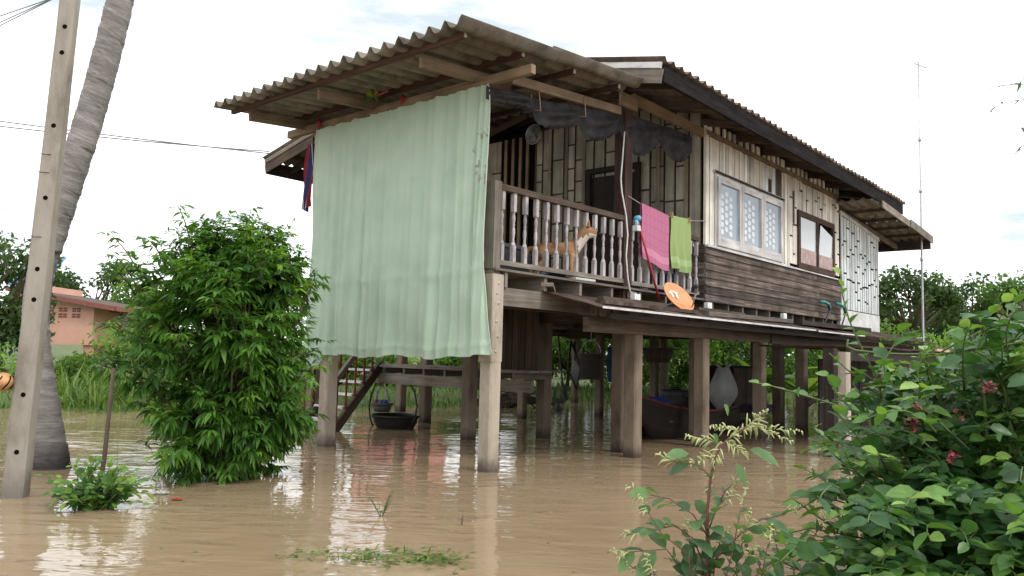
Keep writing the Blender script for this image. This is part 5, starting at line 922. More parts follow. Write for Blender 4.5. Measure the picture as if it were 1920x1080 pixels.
for i in range(ns_):
    z = 2.8*random.random()**0.78; 
    if i % 9 == 0: z = random.uniform(2.2, 2.75)
    a_ = random.uniform(0, 6.283); r_ = random.random()**0.42; lump = 0.84+0.17*math.sin(a_*3+z*2.2)+0.11*math.sin(a_*5-z*4)+0.05*math.sin(z*11+a_*2)
    if math.sin(a_*4+z*5.5)+math.sin(a_*7-z*3.1+1) > 1.1 and r_ > .45: continue
    w_ = np.interp(z, zz_, ww_)*lump; tip = bc+np.array((np.interp(z, zz_, cc_)+w_*r_*math.cos(a_), w_*r_*math.sin(a_)*0.95, max(.06, z)))
    base = bc+np.array((random.uniform(-.2, .2), random.uniform(-.2, .2), -.1)); mid = base*0.45+tip*0.55+np.array((0, 0, 0.25+0.15*z)); mid[:2] = base[:2]*0.65+tip[:2]*0.35
    c = bez(base, mid, tip, 9)
    if i % 6 == 0: sb.tube([p-bc for p in c], list(np.linspace(.02, .006, 9)), 5)
    d0 = c[-1]-c[-2]; d0 /= np.linalg.norm(d0); tint = random.choice((0.12, 0.25, 0.35, 0.45, 0.6, 0.92)) if i % 3 else random.uniform(.1, .5)
    sz = random.uniform(.13, .2)*(0.8 if z > 2.3 else 1)
    for k in range(7):
        f = k/6; p = c[-1]-d0*0.34*(1-f); an = k*2.4+i; o1 = np.cross(d0, (0.3, .2, 1)); o1 /= np.linalg.norm(o1); o2 = np.cross(d0, o1)
        dd = o1*math.cos(an)+o2*math.sin(an)+d0*(0.35+0.9*f)+np.array((0, 0, -.1 if z < 2.2 else -.25)); compound(p, dd, tint+0.1*f, sz*(1-.25*f), 7 if k < 6 else 5)
# upright leafy leaders above the crown and a low side branch
for (px, py, px0, py0) in ((470, 392, 455, 520), (490, 425, 470, 560), (332, 425, 345, 540), (420, 455, 410, 560), (505, 455, 480, 560), (545, 470, 520, 600), (380, 430, 390, 540), (595, 520, 550, 620), (268, 835, 340, 800), (330, 890, 350, 820), (610, 640, 540, 650), (560, 500, 530, 590)):
    tip, base = at(px, py, 8.65+random.uniform(-.3, .3)), at(px0, py0, 8.65); c = bez(base, (base+tip)/2+np.array((0, 0, .1)), tip, 9); sb.tube([p-bc for p in c], list(np.linspace(.012, .004, 9)), 5)
    for k in range(9):
        p = c[min(8, k)]; an = k*2.4; compound(p, np.array((math.cos(an), math.sin(an), 0.35)), random.uniform(.15, .45), random.uniform(.10, .15), 5)
for k in range(34):
    a_ = random.uniform(.9, 5.4); zb = random.uniform(1.1, 2.45); w_ = float(np.interp(zb, zz_, ww_))*.8; base = bc+np.array((w_*math.cos(a_)-.05, w_*math.sin(a_), zb)); tip = base+np.array((.32*math.cos(a_), .3*math.sin(a_), random.uniform(.12, .38))); c = bez(base, (base+tip)/2+np.array((0, 0, .1)), tip, 9); sb.tube([p-bc for p in c], list(np.linspace(.01, .003, 9)), 5)
    for k2 in range(9): an = k2*2.4; compound(c[k2], np.array((math.cos(an), math.sin(an), 0.3)), random.uniform(.2, .7), random.uniform(.10, .15), 5)
leaf_mesh('foliage', L_BUSH, LP, LT, LN, np.array(LL), np.array(LW), np.array(LTi), 'lance', 0.3, 0.16, bush, bc); sb.build('stems', BARK, bush)
# ---- shoots with alternate broad leaves
class Shoots:
    def __init__(s, org): s.o = np.array(org, float); s.mb = MB(); s.P, s.T, s.N, s.L, s.W, s.C = [], [], [], [], [], []
    def shoot(s, c, r0=.008, r1=.003, sp=.07, size=.12, asp=.58, tint=.4, start=.25, young=.25, droop=None, stem=True, jit=.06):
        c = np.asarray(c); 
        if stem: s.mb.tube([p-s.o for p in c], list(np.linspace(r0, r1, len(c))), 5)
        sg = np.linalg.norm(np.diff(c, axis=0), axis=1); cl = np.concatenate([[0], np.cumsum(sg)]); Lh = cl[-1]; x = Lh*start; k = random.randint(0, 5)
        while x < Lh+0.001:
            p = np.array([np.interp(x, cl, c[:, j]) for j in range(3)]); q = np.array([np.interp(min(Lh, x+.02), cl, c[:, j]) for j in range(3)])-np.array([np.interp(max(0, x-.02), cl, c[:, j]) for j in range(3)]); q /= np.linalg.norm(q)+1e-9
            sd_ = np.cross(q, (0, 0, 1)); sd_ = sd_/(np.linalg.norm(sd_)+1e-6) if np.linalg.norm(sd_) > .15 else np.array((math.cos(k*2.4), math.sin(k*2.4), 0)); f = x/Lh; sgn = 1 if k % 2 else -1
            d = sd_*sgn*0.9+q*(.35+.5*f*f)+np.array((0, 0, .12))+RNG.normal(size=3)*.28
            s.P.append(p); s.T.append(d); s.N.append(np.array((0, -.25, 1.0))+RNG.normal(size=3)*.45); l_ = size*(1-.35*f**3)*random.uniform(.65, 1.2); s.L.append(l_); s.W.append(l_*asp*random.uniform(.85, 1.15)); s.C.append(tint+young*max(0, f-.55)/.45+random.gauss(0, jit)); k += 1; x += sp*random.uniform(.6, 1.3)
    def loose(s, P, size, asp, tint):
        for p in P: s.P.append(p); s.T.append(rdir(1, -.1)[0]); s.N.append(np.array((0, -.3, .9))+RNG.normal(size=3)*.6); l_ = size*random.uniform(.7, 1.25); s.L.append(l_); s.W.append(l_*asp); s.C.append(tint+random.gauss(0, .08))
    def finish(s, root, lm, sm, kind='broad', droop=.22, fold=.13):
        leaf_mesh('foliage', lm, s.P, s.T, s.N, np.array(s.L), np.array(s.W), np.array(s.C), kind, droop, fold, root, s.o)
        if s.mb.v: s.mb.build('stems', sm, root)
# ---- the big shrub at the right
ro = at(1830, 1240, 4.6); ro[2] = 0.0; shrub = thing('vine_shrub', 'dense dark green broad-leaved bush with small red flowers filling the lower right corner', 'bush', ro)
sh = Shoots(ro); ubx = [1440, 1500, 1560, 1640, 1700, 1770, 1810, 1860, 1920, 2060]; uby = [980, 800, 712, 690, 660, 640, 592, 572, 545, 515]
n_ok = 0
while n_ok < 640:
    px = random.uniform(1440, 2060); py = random.uniform(545, 1200); yb = np.interp(px, ubx, uby)
    if py < yb+8: continue
    dens = min(1, max(.16, (px-1450)/200))*min(1, .35+(py-yb)/220)
    if px < 1640 and py < 900: dens *= .95
    if random.random() > dens: continue
    n_ok += 1; Y = random.uniform(3.7, 5.6)-0.5*(py > 900); tip = at(px, py, Y); inner = ro+np.array((random.uniform(-.5, .6), random.uniform(-.4, .5), max(.2, tip[2]*random.uniform(.45, .85)))); d = tip-inner; dl = np.linalg.norm(d); ln = min(dl, random.uniform(.35, .75)); a0 = tip-d/dl*ln; mid = (a0+tip)/2+np.array((random.gauss(0, .05), random.gauss(0, .05), .10+.05*random.random()))
    big = random.random(); sh.shoot(bez(a0, mid, tip, 7), .006, .0025, .055, .10+.05*big, .58, random.choice((.1, .2, .3, .38, .45, .6)), .1, random.choice((0, .15, .3, .5)))
fill = []
while len(fill) < 2600:
    px = random.uniform(1560, 2100); py = random.uniform(600, 1250); yb = np.interp(px, ubx, uby)
    if py > yb+70 and random.random() < min(1, (px-1540)/180)*min(1, (py-yb)/250): fill.append(at(px, py, random.uniform(4.4, 6.0)))
sh.loose(fill, .12, .6, .18)
for k in range(26):
    tip = at(random.uniform(1620, 1950), random.uniform(650, 950), random.uniform(4, 5.2)); c = bez(ro+np.array((random.uniform(-.3, .4), random.uniform(-.3, .3), -.3)), ro*.5+tip*.5+np.array((.1, 0, .35)), tip, 12); sh.mb.tube([p-ro for p in c], list(np.linspace(.02, .005, 12)), 5)
def pxc(pts, Y, n=3):
    P = [at(x_, y_, Y+0.0*i) for i, (x_, y_) in enumerate(pts)]; out = []
    for a, b_ in zip(P[:-1], P[1:]): out += [a*(1-f)+b_*f for f in np.linspace(0, 1, n, endpoint=False)]
    return np.array(out+[P[-1]])
sh.shoot(pxc(((1720, 800), (1640, 782), (1560, 757), (1480, 733), (1440, 722), (1405, 716)), 4.3), .007, .003, .062, .105, .56, .42, .2, .35)
sh.shoot(pxc(((1660, 760), (1640, 700), (1612, 645), (1592, 600), (1580, 555), (1577, 508)), 4.4), .007, .003, .06, .10, .55, .5, .05, .4)
sh.shoot(pxc(((1700, 800), (1640, 735), (1585, 690), (1555, 662)), 4.4), .006, .003, .06, .11, .55, .4, .1, .35)
sh.shoot(pxc(((1640, 840), (1580, 830), (1530, 838), (1500, 850)), 4.4), .005, .003, .05, .10, .55, .45, .2, .35)
sh.shoot(pxc(((1700, 900), (1610, 875), (1560, 880), (1520, 900)), 4.2), .005, .003, .055, .12, .6, .4, .1, .3)
for (a_, b_, c_) in (((1640, 960), (1540, 930), (1490, 960)), ((1620, 1010), (1520, 990), (1440, 1010)), ((1600, 1060), (1500, 1040), (1430, 1060)), ((1650, 1090), (1560, 1010), (1500, 1000)), ((1560, 1100), (1480, 1060), (1420, 1030)), ((1650, 690), (1680, 640), (1690, 610)), ((1740, 720), (1700, 690), (1660, 690)), ((1790, 700), (1790, 640), (1820, 610)), ((1620, 900), (1560, 850), (1530, 800)), ((1600, 950), (1545, 900), (1510, 880)), ((1640, 850), (1590, 800), (1560, 760)), ((1680, 800), (1625, 760), (1600, 720)), ((1660, 730), (1620, 700), (1585, 700)), ((1580, 1000), (1520, 960), (1480, 930)), ((1560, 1040), (1480, 1010), (1440, 990)), ((1700, 760), (1660, 700), (1650, 650)), ((1610, 780), (1570, 740), (1550, 700)), ((1650, 920), (1600, 880), (1570, 820)), ((1740, 760), (1720, 700), (1735, 650)), ((1840, 660), (1850, 600), (1880, 565)), ((1880, 640), (1900, 580), (1915, 545))):
    sh.shoot(pxc((a_, b_, c_), random.uniform(4.0, 4.6), 4), .005, .0025, .055, .125, .6, random.uniform(.3, .6), .05, .4)
vc = pxc(((1590, 636), (1588, 650), (1605, 657), (1650, 662), (1690, 664), (1760, 664), (1830, 655), (1930, 640)), 4.3, 4); sh.mb.tube([p-ro for p in vc], .006, 5)
sh.finish(shrub, L_VINE, STEMG)
for (px, py) in ((1855, 727), (1710, 795), (1785, 857), (1720, 760), (1878, 590), (1800, 775)):
    q = at(px, py, 3.55 if px != 1878 else 4.0); mb = MB(); big = px not in (1720, 1878, 1800)
    for k in range(34 if big else 12):
        d = rdir(1, .1)[0]*np.array((1, .7, .7)); q2 = q+np.clip(RNG.normal(size=3)*.012, -.02, .02); c = q2+d*.018; e1 = np.cross(d, (0, 0, 1)); e1 /= np.linalg.norm(e1)+1e-6
        mb.add([q2-ro, c+e1*.008-ro, q2+d*.036-ro, c-e1*.008-ro], [(0, 1, 2, 3)], random.random())
    mb.build('flower_cluster', spotty('dusky_red_petal', (0.12, 0.01, 0.02), (0.22, 0.05, 0.06), 40, 0.6, 0, 3, 1.3), shrub)
# ---- hanging leaves at the upper right edge
to = at(1990, 150, 5.0); tw = thing('overhanging_branch', 'thin leafy branch reaching in at the upper right edge against the sky', 'branch', to); s2 = Shoots(to)
for pts, sz in ((((1990, 150), (1940, 160), (1900, 158), (1868, 162), (1850, 168)), .06), (((1985, 160), (1930, 185), (1895, 190), (1872, 196), (1852, 214)), .055), (((1990, 230), (1945, 240), (1920, 232), (1910, 250)), .075), (((1990, 250), (1940, 262), (1915, 275), (1905, 290)), .075), (((1980, 130), (1930, 140), (1915, 150), (1912, 178)), .07)):
    s2.shoot(pxc(pts, 5.0), .004, .0015, .045, sz, .26, .3, .3, .1)
s2.finish(tw, L_WEED, STEMG, 'lance', .3)
# ---- tall weed with pale spikes in front
wo = at(1328, 1150, 4.0); wo[2] = 0; wd_ = thing('spiky_weed', 'tall red-stemmed weed with pale green flower spikes, left of the dark bush', 'weed', wo); ws = Shoots(wo); SPIKEM = spotty('pale_green_spike', (0.3, 0.33, 0.14), (0.46, 0.47, 0.24), 30, 0.7, 0, 3, 0.5)
def spike(p, d, l_, n_=16):
    fm_ = MB()
    d = d/np.linalg.norm(d)
    for k in range(n_):
        f = k/n_; q = p+d*l_*f; e = RNG.normal(size=3); e -= d*(e@d)*.7; e /= np.linalg.norm(e); s_ = .045*(1.25-f)*random.uniform(.6, 1.3); e2 = e*s_+d*s_*.5; fm_.tube([q-wo, q+e2*.5-wo, q+e2+np.array((0, 0, -.012))-wo], [.0035, .0045, .002], 5,   .3+.6*random.random())
    fm_.build('flower_spike', SPIKEM, wd_)
main = pxc(((1328, 1160), (1326, 1060), (1326, 960), (1332, 900), (1340, 860), (1352, 836), (1375, 815), (1400, 800)), 4.0); ws.mb.tube([p-wo for p in main], list(np.linspace(.009, .004, len(main))), 6)
for pts, s_ in ((((1333, 895), (1310, 872), (1290, 868), (1262, 866)), .12), (((1330, 1010), (1300, 965), (1255, 935), (1205, 925)), .13), (((1328, 1080), (1300, 1010), (1265, 985), (1200, 1000)), .14), (((1330, 1060), (1385, 1005), (1425, 975), (1470, 965)), .12), (((1300, 1140), (1280, 1070), (1250, 1030), (1180, 1035)), .15), (((1345, 950), (1360, 920), (1378, 905)), .09), (((1330, 990), (1345, 950), (1360, 935)), .12), (((1300, 1150), (1305, 1060), (1290, 1000)), .13), (((1350, 1150), (1375, 1080), (1400, 1050)), .13), (((1420, 1150), (1430, 1070), (1440, 1020)), .1), (((1480, 1160), (1490, 1060), (1540, 985)), .1), (((1260, 1150), (1245, 1100), (1225, 1070)), .11), (((1310, 1160), (1290, 1040), (1240, 1000), (1215, 960)), .11), (((1330, 1160), (1340, 1060), (1320, 980), (1330, 920)), .12), (((1360, 1160), (1400, 1090), (1450, 1060)), .12), (((1390, 1160), (1380, 1060), (1400, 990)), .1), (((1450, 1160), (1440, 1090), (1400, 1020)), .11), (((1240, 1160), (1230, 1090), (1180, 1060)), .1), (((1500, 1160), (1470, 1080), (1450, 1000)), .1), (((1340, 1160), (1370, 1050), (1390, 950)), .09), (((1280, 1160), (1320, 1070), (1350, 1020)), .12)):
    c = pxc(pts, 4.0+random.uniform(-.12, .12)); ws.shoot(c, .0045, .002, .05, s_*1.25, .48, .5, .02, .25, jit=.14)
    spike(c[-1], c[-1]-c[-2]+np.array((0, 0, .01)), .10, 10)
for px, py, dx, dy, tl in ((1405, 842, 60, 20, .95), (1380, 868, 30, 60, .5), (1292, 850, -55, 0, .95), (1365, 780, -10, -40, .6), (1345, 835, -10, -40, .6)):
    p = at(px, py, 4.0); q = at(px+dx, py+dy, 3.95); ws.P.append(p); ws.T.append(q-p); ws.N.append((0, -.55, .8)); ws.L.append(.15 if abs(dx) > 40 else .1); ws.W.append(.075 if abs(dx) > 40 else .05); ws.C.append(.75)
for a_, d, l_ in (((1355, 832), (-90, -22), .2), ((1370, 818), (70, -34), .16), ((1395, 802), (110, 6), .3), ((1385, 808), (-60, -10), .15), ((1340, 858), (-75, 18), .18), ((1362, 826), (40, 30), .14), ((1400, 800), (60, -50), .14), ((1410, 795), (90, 40), .22), ((1350, 840), (-20, 50), .1)):
    p = at(*a_, 4.0); q = at(a_[0]+d[0], a_[1]+d[1], 4.0); spike(p, q-p, l_, 22)
ws.finish(wd_, L_WEED, STEMR, 'broad', .25)
# ---- small bush at the lower left
so_ = at(178, 940, 6.9); so_[2] = 0; sbu = thing('small_bush', 'low yellow green leafy bush in the water at the foot of the brown stake', 'bush', so_); s3 = Shoots(so_)
for k in range(64):
    a_ = random.uniform(0, 6.283); r_ = random.random()**.6; tip = so_+np.array((.5*r_*math.cos(a_), .37*r_*math.sin(a_), random.uniform(.05, .42)*(1.15-.55*r_))); base = so_+np.array((random.uniform(-.15, .15), random.uniform(-.1, .1), -.05)); s3.shoot(bez(base, base*.4+tip*.6+np.array((0, 0, .1)), tip, 6), .006, .003, .06, .14, .5, random.choice((.3, .45, .6, .75)), .3, .3)
for (px, py, l_) in ((130, 868, .1), (158, 872, .1), (232, 880, .1), (258, 890, .09), (105, 895, .1)):
    s3.shoot(bez(so_, so_*.5+at(px, py, 6.9)*.5+np.array((0, 0, .08)), at(px, py, 6.9), 6), .006, .003, .05, .11, .5, .6, .4, .3)
s3.mb.tube([(.12, 0, 0), (.17, 0, .35), (.15, 0, .75)], .003, 4); s3.finish(sbu, L_VINE, STEMG)
# ---- floating weeds and sprigs
def onwater(px, py): 
    d = at(px, py, 5.0)-np.array((0, 0, CH)); return np.array((0, 0, CH))+d*(-CH/d[2])
wc = onwater(720, 1046); P, T, Nn_, L_, W_, C_ = [], [], [], [], [], []
for k in range(320):
    g_ = random.random(); px = random.gauss(690, 60) if g_ < .65 else random.gauss(815, 28); py = 1046+random.gauss(0, 9)+(px-700)*.03
    p = onwater(px, py); p[2] = .004+.02*random.random(); a_ = random.uniform(0, 6.283); P.append(p); T.append((math.cos(a_), math.sin(a_), random.uniform(-.02, .45))); Nn_.append((0, 0, 1)); l_ = random.uniform(.05, .16) if k % 3 else random.uniform(.04, .07); L_.append(l_); W_.append(.012 if k % 3 else .03); C_.append(random.random())
P2 = [onwater(random.uniform(60, 1300), random.uniform(905, 1075)) for k in range(46)]
for p in P2: p[2] = .004
tag(leaf_mesh('floating_leaves', L_GRASS, P2, [(math.cos(k*1.9), math.sin(k*1.9), .05) for k in range(46)], [(0, 0, 1)]*46, np.array([random.uniform(.02, .05) for k in range(46)]), .014, RNG.random(46), 'lance', .05, .1, None, P2[0]), 'small leaves and scraps drifting on the brown water', 'leaves', None, 'stuff')
tag(leaf_mesh('floating_weeds', L_GRASS, P, T, Nn_, np.array(L_), np.array(W_), np.array(C_), 'lance', .2, .1, None, wc), 'mat of floating grass and weeds in front of the house', 'weeds', None, 'stuff')
for i, (px, py, w_, h_, n_, lb) in enumerate(((715, 968, 45, 62, 9, 'feathery weed sprig standing in the water below the left columns'), (865, 985, 8, 38, 2, 'single thin dry stalk sticking out of the brown water'), (1560, 800, 30, 70, 12, 'dark grass clump at the post behind the right-hand bush'))):
    o_ = onwater(px, py) if i < 2 else H(5.6, -2.0, 0); t_ = thing('weed_sprig', lb, 'weed', o_); s4_ = Shoots(o_); sc_ = 1/1485*np.linalg.norm(o_)
    for k in range(n_):
        tip = o_+np.array((random.uniform(-w_, w_)*sc_, random.uniform(-.1, .1), h_*sc_*random.uniform(.35, 1))); s4_.shoot(bez(o_+(0, 0, -.03), o_*.5+tip*.5+np.array((0, 0, .04)), tip, 6), .004, .0015, .03, .04, .3, .5, .3 if n_ > 2 else .95, .2)
    s4_.finish(t_, L_WEED, STEMG if i != 1 else W_BROWN, 'lance')
# ---- grass along the far bank
def blades(name, label, pts, hmin, hmax, mat, wd=.03, lean=.45, kind='stuff'):
    pts = np.array(pts); n = len(pts); P, T, Nn_, L_, W_, C_ = [], [], [], [], [], []
    a_ = RNG.uniform(0, 6.283, n); ln = RNG.uniform(0.05, lean, n); T = np.stack([np.cos(a_)*ln, np.sin(a_)*ln, np.ones(n)], 1); Nn_ = np.stack([np.cos(a_), np.sin(a_), np.full(n, -.2)], 1)*-1
    L_ = RNG.uniform(hmin, hmax, n); o = leaf_mesh(name, mat, pts, T, Nn_, L_, L_*0+wd, RNG.random(n), 'lance', RNG.uniform(.05, .5, n), .1, None, pts[0]); return tag(o, label, 'grass', None, kind)
pts = []
for k in range(9000):
    x_ = random.uniform(-20, 26); d = random.random()**1.6*4-.25; y_ = shore(x_)+d; pts.append((x_, y_, ground_z(x_, y_)-.02))
blades('bank_grass', 'green grass fringing the far bank at the water\'s edge', pts, .12, .38, L_MID, .035)
pts = []
for k in range(1500):
    px = random.uniform(40, 330); Y = random.uniform(16.6, 19.5)
    if math.sin(px*.11)+math.sin(px*.047+Y*3)+random.random() < .35: continue
    p = at(px, 770, Y); pts.append((p[0], max(Y, shore(p[0])+.05), ground_z(p[0], Y)-.05))
blades('reeds', 'tall green reeds growing on the bank below the pink house', pts, .3, 1.15, L_GRASS, .05, 1.0)
# ---- trees and shrubs
def tree(name, label, cat, loc, clumps, leafm, size=.26, per=130, trunk_h=1.5, trunk_r=.16, group=None, spread=1.0, asp=.5, tvar=.5, bark=BARK, hang=0.0):
    """clumps: list of (x, y, z, radius) relative to loc"""
    t_ = thing(name, label, cat, loc, 0, group); P, C_, mb = [], [], MB()
    top = np.array((random.uniform(-.15, .15), 0, trunk_h)); mb.tube([(0, 0, -.3), top*.5+(random.uniform(-.08, .08), 0, 0), top], [trunk_r*1.25, trunk_r, trunk_r*.75], 8)
    for (cx, cy, cz, r_) in clumps:
        c = np.array((cx, cy, cz)); mb.tube([top*.96, (top+c)/2+RNG.normal(size=3)*.15, c], [trunk_r*.45, trunk_r*.25, trunk_r*.08], 5); n = int(per*r_*r_*spread); d = rdir(n); rad_ = r_*RNG.random(n)**.45; rad_ *= 1+.22*np.sin(d[:, 0]*7+cx*3)*np.sin(d[:, 2]*6+cz*5); P.append(c+d*rad_[:, None]*np.array((1, 1, .78))); C_.append(np.full(n, .5+tvar*(random.random()-.5))+RNG.normal(size=n)*.16)
    P = np.concatenate(P); C_ = np.concatenate(C_); n = len(P); T = rdir(n, -.25-hang); Nn_ = rdir(n, .9); L_ = size*RNG.uniform(.65, 1.25, n)
    leaf_mesh('crown', leafm, P, T, Nn_, L_, L_*asp, C_, 'diamond', .15+hang*.3, .2, t_); mb.build('trunk', bark, t_); return t_
def clump_set(n, rx, ry, rz, zc, rmin, rmax, shell=.55):
    out = []
    for k in range(n):
        d = rdir(1)[0]; f = random.uniform(shell, 1); out.append((d[0]*rx*f, d[1]*ry*f, zc+d[2]*rz*f, random.uniform(rmin, rmax)))
    return out
def gpt(px, Y): p = at(px, 700, Y); return np.array((p[0], Y, ground_z(p[0], Y)))
# right-hand skyline
tree('broad_tree', 'dark spreading tree with sky gaps beside the TV aerial', 'tree', gpt(1705, 46), clump_set(30, 2.7, 2.2, 1.7, 4.6, .6, 1.0), L_DARK, .34, 150, 2.6, .28, 'trees on the right skyline')
tree('broad_tree', 'rounder dark green tree at the right end of the skyline', 'tree', gpt(1830, 48), clump_set(32, 3.0, 2.2, 2.0, 4.0, .7, 1.1), L_DARK, .34, 150, 2.2, .26, 'trees on the right skyline')
tree('broad_tree', 'dark tree cut by the photo\'s right edge', 'tree', gpt(1940, 44), clump_set(20, 2.4, 2.2, 1.7, 4.6, .7, 1.1), L_MID, .34, 120, 2.2, .26, 'trees on the right skyline')
tree('broad_tree', 'tree half hidden by the house\'s far end wall', 'tree', gpt(1610, 50), clump_set(18, 2.4, 2.2, 1.6, 4.0, .7, 1.1), L_DARK, .34, 120, 2.2, .26, 'trees on the right skyline')
for i, (px, Y, w_, h_, lm, lb) in enumerate(((1680, 30, 1.5, 2.6, L_MID, 'mid green shrub under the dark skyline tree'), (1760, 28, 1.6, 2.7, L_FRESH, 'light feathery shrub right of the TV aerial'), (1830, 26, 1.6, 2.7, L_MID, 'mid green shrub behind the top of the red-flowered bush'), (1905, 25, 1.7, 3.0, L_FRESH, 'light green shrub at the right edge behind the flowered bush'), (1620, 31, 1.3, 2.2, L_FRESH, 'light green shrub behind the low side shelter'))):
    tree('shrub', lb, 'shrub', gpt(px, Y), clump_set(17, w_*1.15, w_*.8, h_*.45, h_*.52, .45, .75), lm, .2, 300, .6, .07)
for i, (px, Y, zc) in enumerate(((1760, 54, 3.6), (1885, 52, 3.6), (1660, 56, 3.0))):
    tree('broad_tree', ('tree filling the gap right behind the TV aerial', 'low broad tree between the two right-hand skyline trees', 'low tree seen beside the house\'s white end wall')[i], 'tree', gpt(px, Y), clump_set(26, 3.4, 2.0, 2.0, zc, .8, 1.2), L_DARK, .36, 140, 1.6, .24, 'trees on the right skyline')
# left skyline
tree('broad_tree', 'dark dense tree at the left edge behind the utility pole', 'tree', gpt(-12, 23), clump_set(26, 1.35, 1.4, 2.1, 2.6, .5, .8), L_DARK, .22, 260, 1.5, .2, 'trees on the left skyline')
tree('broad_tree', 'dark tree just outside the left edge', 'tree', gpt(-150, 22), clump_set(20, 1.6, 1.4, 2.2, 2.6, .5, .9), L_DARK, .24, 200, 1.5, .2, 'trees on the left skyline')
tree('broad_tree', 'tree rising behind the pink house\'s roof', 'tree', gpt(165, 52), clump_set(18, 2.6, 2.0, 1.5, 4.6, .7, 1.1), L_DARK, .34, 110, 2.2, .24, 'trees on the left skyline')
tree('broad_tree', 'lower tree between the pink house and the big bush', 'tree', gpt(262, 50), clump_set(18, 2.6, 2.0, 1.3, 3.6, .7, 1.0), L_MID, .34, 110, 2.0, .22, 'trees on the left skyline')
tree('broad_tree', 'tree hidden behind the big drooping bush', 'tree', gpt(420, 48), clump_set(18, 3.2, 2.0, 1.3, 3.4, .8, 1.1), L_MID, .34, 100, 2.0, .22, 'trees on the left skyline')
for i, (px, Y, w_, h_, lm, lb) in enumerate(((212, 20, .8, 1.5, L_FRESH, 'light green shrub right of the pink house'), (262, 20, .9, 1.6, L_MID, 'mid green shrub left of the big drooping bush'), (5, 19, .8, 1.2, L_FRESH, 'low light green shrub at the left edge by the tan ball'), (330, 21, 1.0, 1.5, L_MID, 'mid green shrub behind the big drooping bush'), (520, 23, 1.3, 1.6, L_FRESH, 'light green shrub seen between bush and stairs'), (140, 19.5, .6, .9, L_MID, 'low shrub among the reeds'))):
    tree('shrub', lb, 'shrub', gpt(px, Y), clump_set(11, w_, w_*.8, h_*.4, h_*.52, .3, .55), lm, .15, 420, .5, .05)
# seen between the stilts
row = ((640, 25, 1.2, 1.3, L_FRESH), (720, 25, 1.2, 1.1, L_MID), (800, 26, 1.3, 1.2, L_FRESH), (880, 26, 1.2, 1.4, L_MID), (985, 26.5, 1.2, 1.7, L_FRESH), (1060, 27, 1.6, 3.4, L_FRESH), (1120, 27.5, 1.5, 3.2, L_MID), (1180, 27, 1.5, 3.3, L_FRESH), (1245, 28, 1.5, 3.4, L_MID), (1300, 28, 1.5, 3.2, L_FRESH), (1350, 29, 1.6, 3.3, L_DARK), (1420, 29, 1.6, 3.0, L_MID), (1490, 30, 1.6, 3.0, L_FRESH), (1560, 30, 1.6, 2.9, L_MID))
nmz = ('left of the stairs', 'between the stairs and the hanging bowl', 'behind the black tub', 'beside the second column', 'left of the brush heap', 'behind the folded chair', 'behind the hanging pail', 'behind the blue bag', 'right of the first awning column', 'behind the fishing rods', 'behind the white sack', 'behind the fourth awning column', 'behind the banana leaves', 'behind the shelter post')
for (px, Y, w_, h_, lm), wh in zip(row, nmz): tree('shrub', '%s shrub on the far bank seen %s' % ({L_FRESH: 'light green', L_MID: 'mid green', L_DARK: 'dark green'}[lm], wh), 'shrub', gpt(px, Y), clump_set(int(12+h_*3), w_*1.05, w_*.7, h_*.48, h_*.46, .4, .7), lm, .19, 380, .6, .06, 'shrubs on the far bank under the house')
for i, (px, w_) in enumerate(((1090, 2.6), (1230, 2.6), (1380, 2.6), (1520, 2.4), (870, 2.4), (975, 2.4))):
    tree('broad_tree', ('dark tree behind the shrubs under the veranda', 'dark tree behind the shrubs between the stilts', 'dark tree behind the white sack', 'dark tree behind the banana plants', 'dark tree beyond the second column, hidden by the curtain', 'dark tree beyond the brush heap')[i], 'tree', gpt(px, 36), clump_set(16, w_, 1.6, 1.5 if i < 4 else 1.0, 2.7 if i < 4 else 1.7, .8, 1.1), L_DARK, .34, 120, 1.5, .2, 'dark trees behind the house')
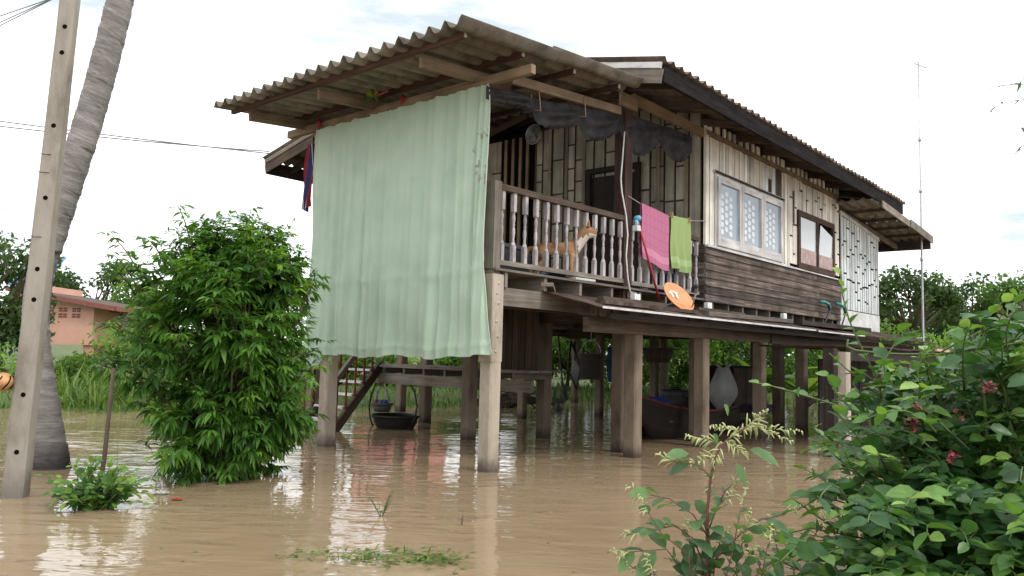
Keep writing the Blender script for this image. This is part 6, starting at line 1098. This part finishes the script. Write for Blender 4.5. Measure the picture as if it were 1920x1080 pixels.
# banana plants
def banana(label, loc, hs, n=7, ln=1.5):
    t_ = thing('banana_plant', label, 'banana plant', loc, 0, 'banana plants on the far bank'); mb = MB(); mb.tube([(0, 0, -.2), (.05, 0, hs*.5), (0, 0, hs)], [.14, .12, .08], 9); mb.build('trunk', plain('banana_stalk', (0.13, 0.16, 0.06), 0.6), t_)
    for k in range(n):
        a_ = k*2.4+random.random(); up = random.uniform(.5, 1.3); d = np.array((math.cos(a_), math.sin(a_), up)); d /= np.linalg.norm(d); sd_ = np.cross(d, (0, 0, 1)); sd_ /= np.linalg.norm(sd_); l_ = ln*random.uniform(.75, 1.15); wd = .2*l_
        def f(a, tt): 
            s_ = a-.5; w_ = wd*(math.sin(math.pi*min(1, .06+tt*.94))**.6)*(1+.06*math.sin(tt*45)*abs(s_)*2); return np.array((0, 0, hs))+d*l_*(.15+.85*tt)+sd_*s_*2*w_+np.array((0, 0, -.55*l_*tt*tt*(1.25-up*.7)+abs(s_)*.12*l_*.5))
        mb = MB(); mb.grid(f, 6, 14, random.random()); mb.tube([np.array((0, 0, hs)), f(.5, 0), f(.5, .5), f(.5, 1)], [.03, .025, .018, .006], 5, .9); mb.build('leaf', L_FRESH, t_)
banana('banana plant with a tall upright leaf right of the TV aerial', gpt(1800, 20), 1.25, 7, 1.5)
banana('banana plant seen behind the fourth awning column', gpt(1430, 24), .9, 8, 1.6); banana('banana plant seen left of the shelter post', gpt(1510, 23.5), .8, 8, 1.5); banana('banana plant seen behind the shelter post', gpt(1575, 25), 1.1, 7, 1.5)
# palm fronds far above the frame
for k in range(9):
    a_ = k*0.7; mb = MB(); tp = np.array((PX[-1], PY[-1], PZ[-1]))-pbase; P, T, Nn_ = [], [], []
    c = bez(tp, tp+np.array((math.cos(a_)*1.2, math.sin(a_)*1.2, 1.1)), tp+np.array((math.cos(a_)*2.8, math.sin(a_)*2.8, -.6)), 26)
    mb.tube(list(c), list(np.linspace(.03, .006, 26)), 5); fr = mb.build('frond', STEMG, palm)
    for i in range(2, 26):
        d = c[i]-c[i-1]; sd_ = np.cross(d, (0, 0, 1)); sd_ /= np.linalg.norm(sd_)
        for s_ in (-1, 1): P.append(c[i]); T.append(sd_*s_+d/np.linalg.norm(d)*.7+np.array((0, 0, -.35))); Nn_.append((0, 0, 1))
    leaf_mesh('leaflets', L_MID, P, T, Nn_, .6, .05, RNG.random(len(P)), 'lance', .4, .1, fr)
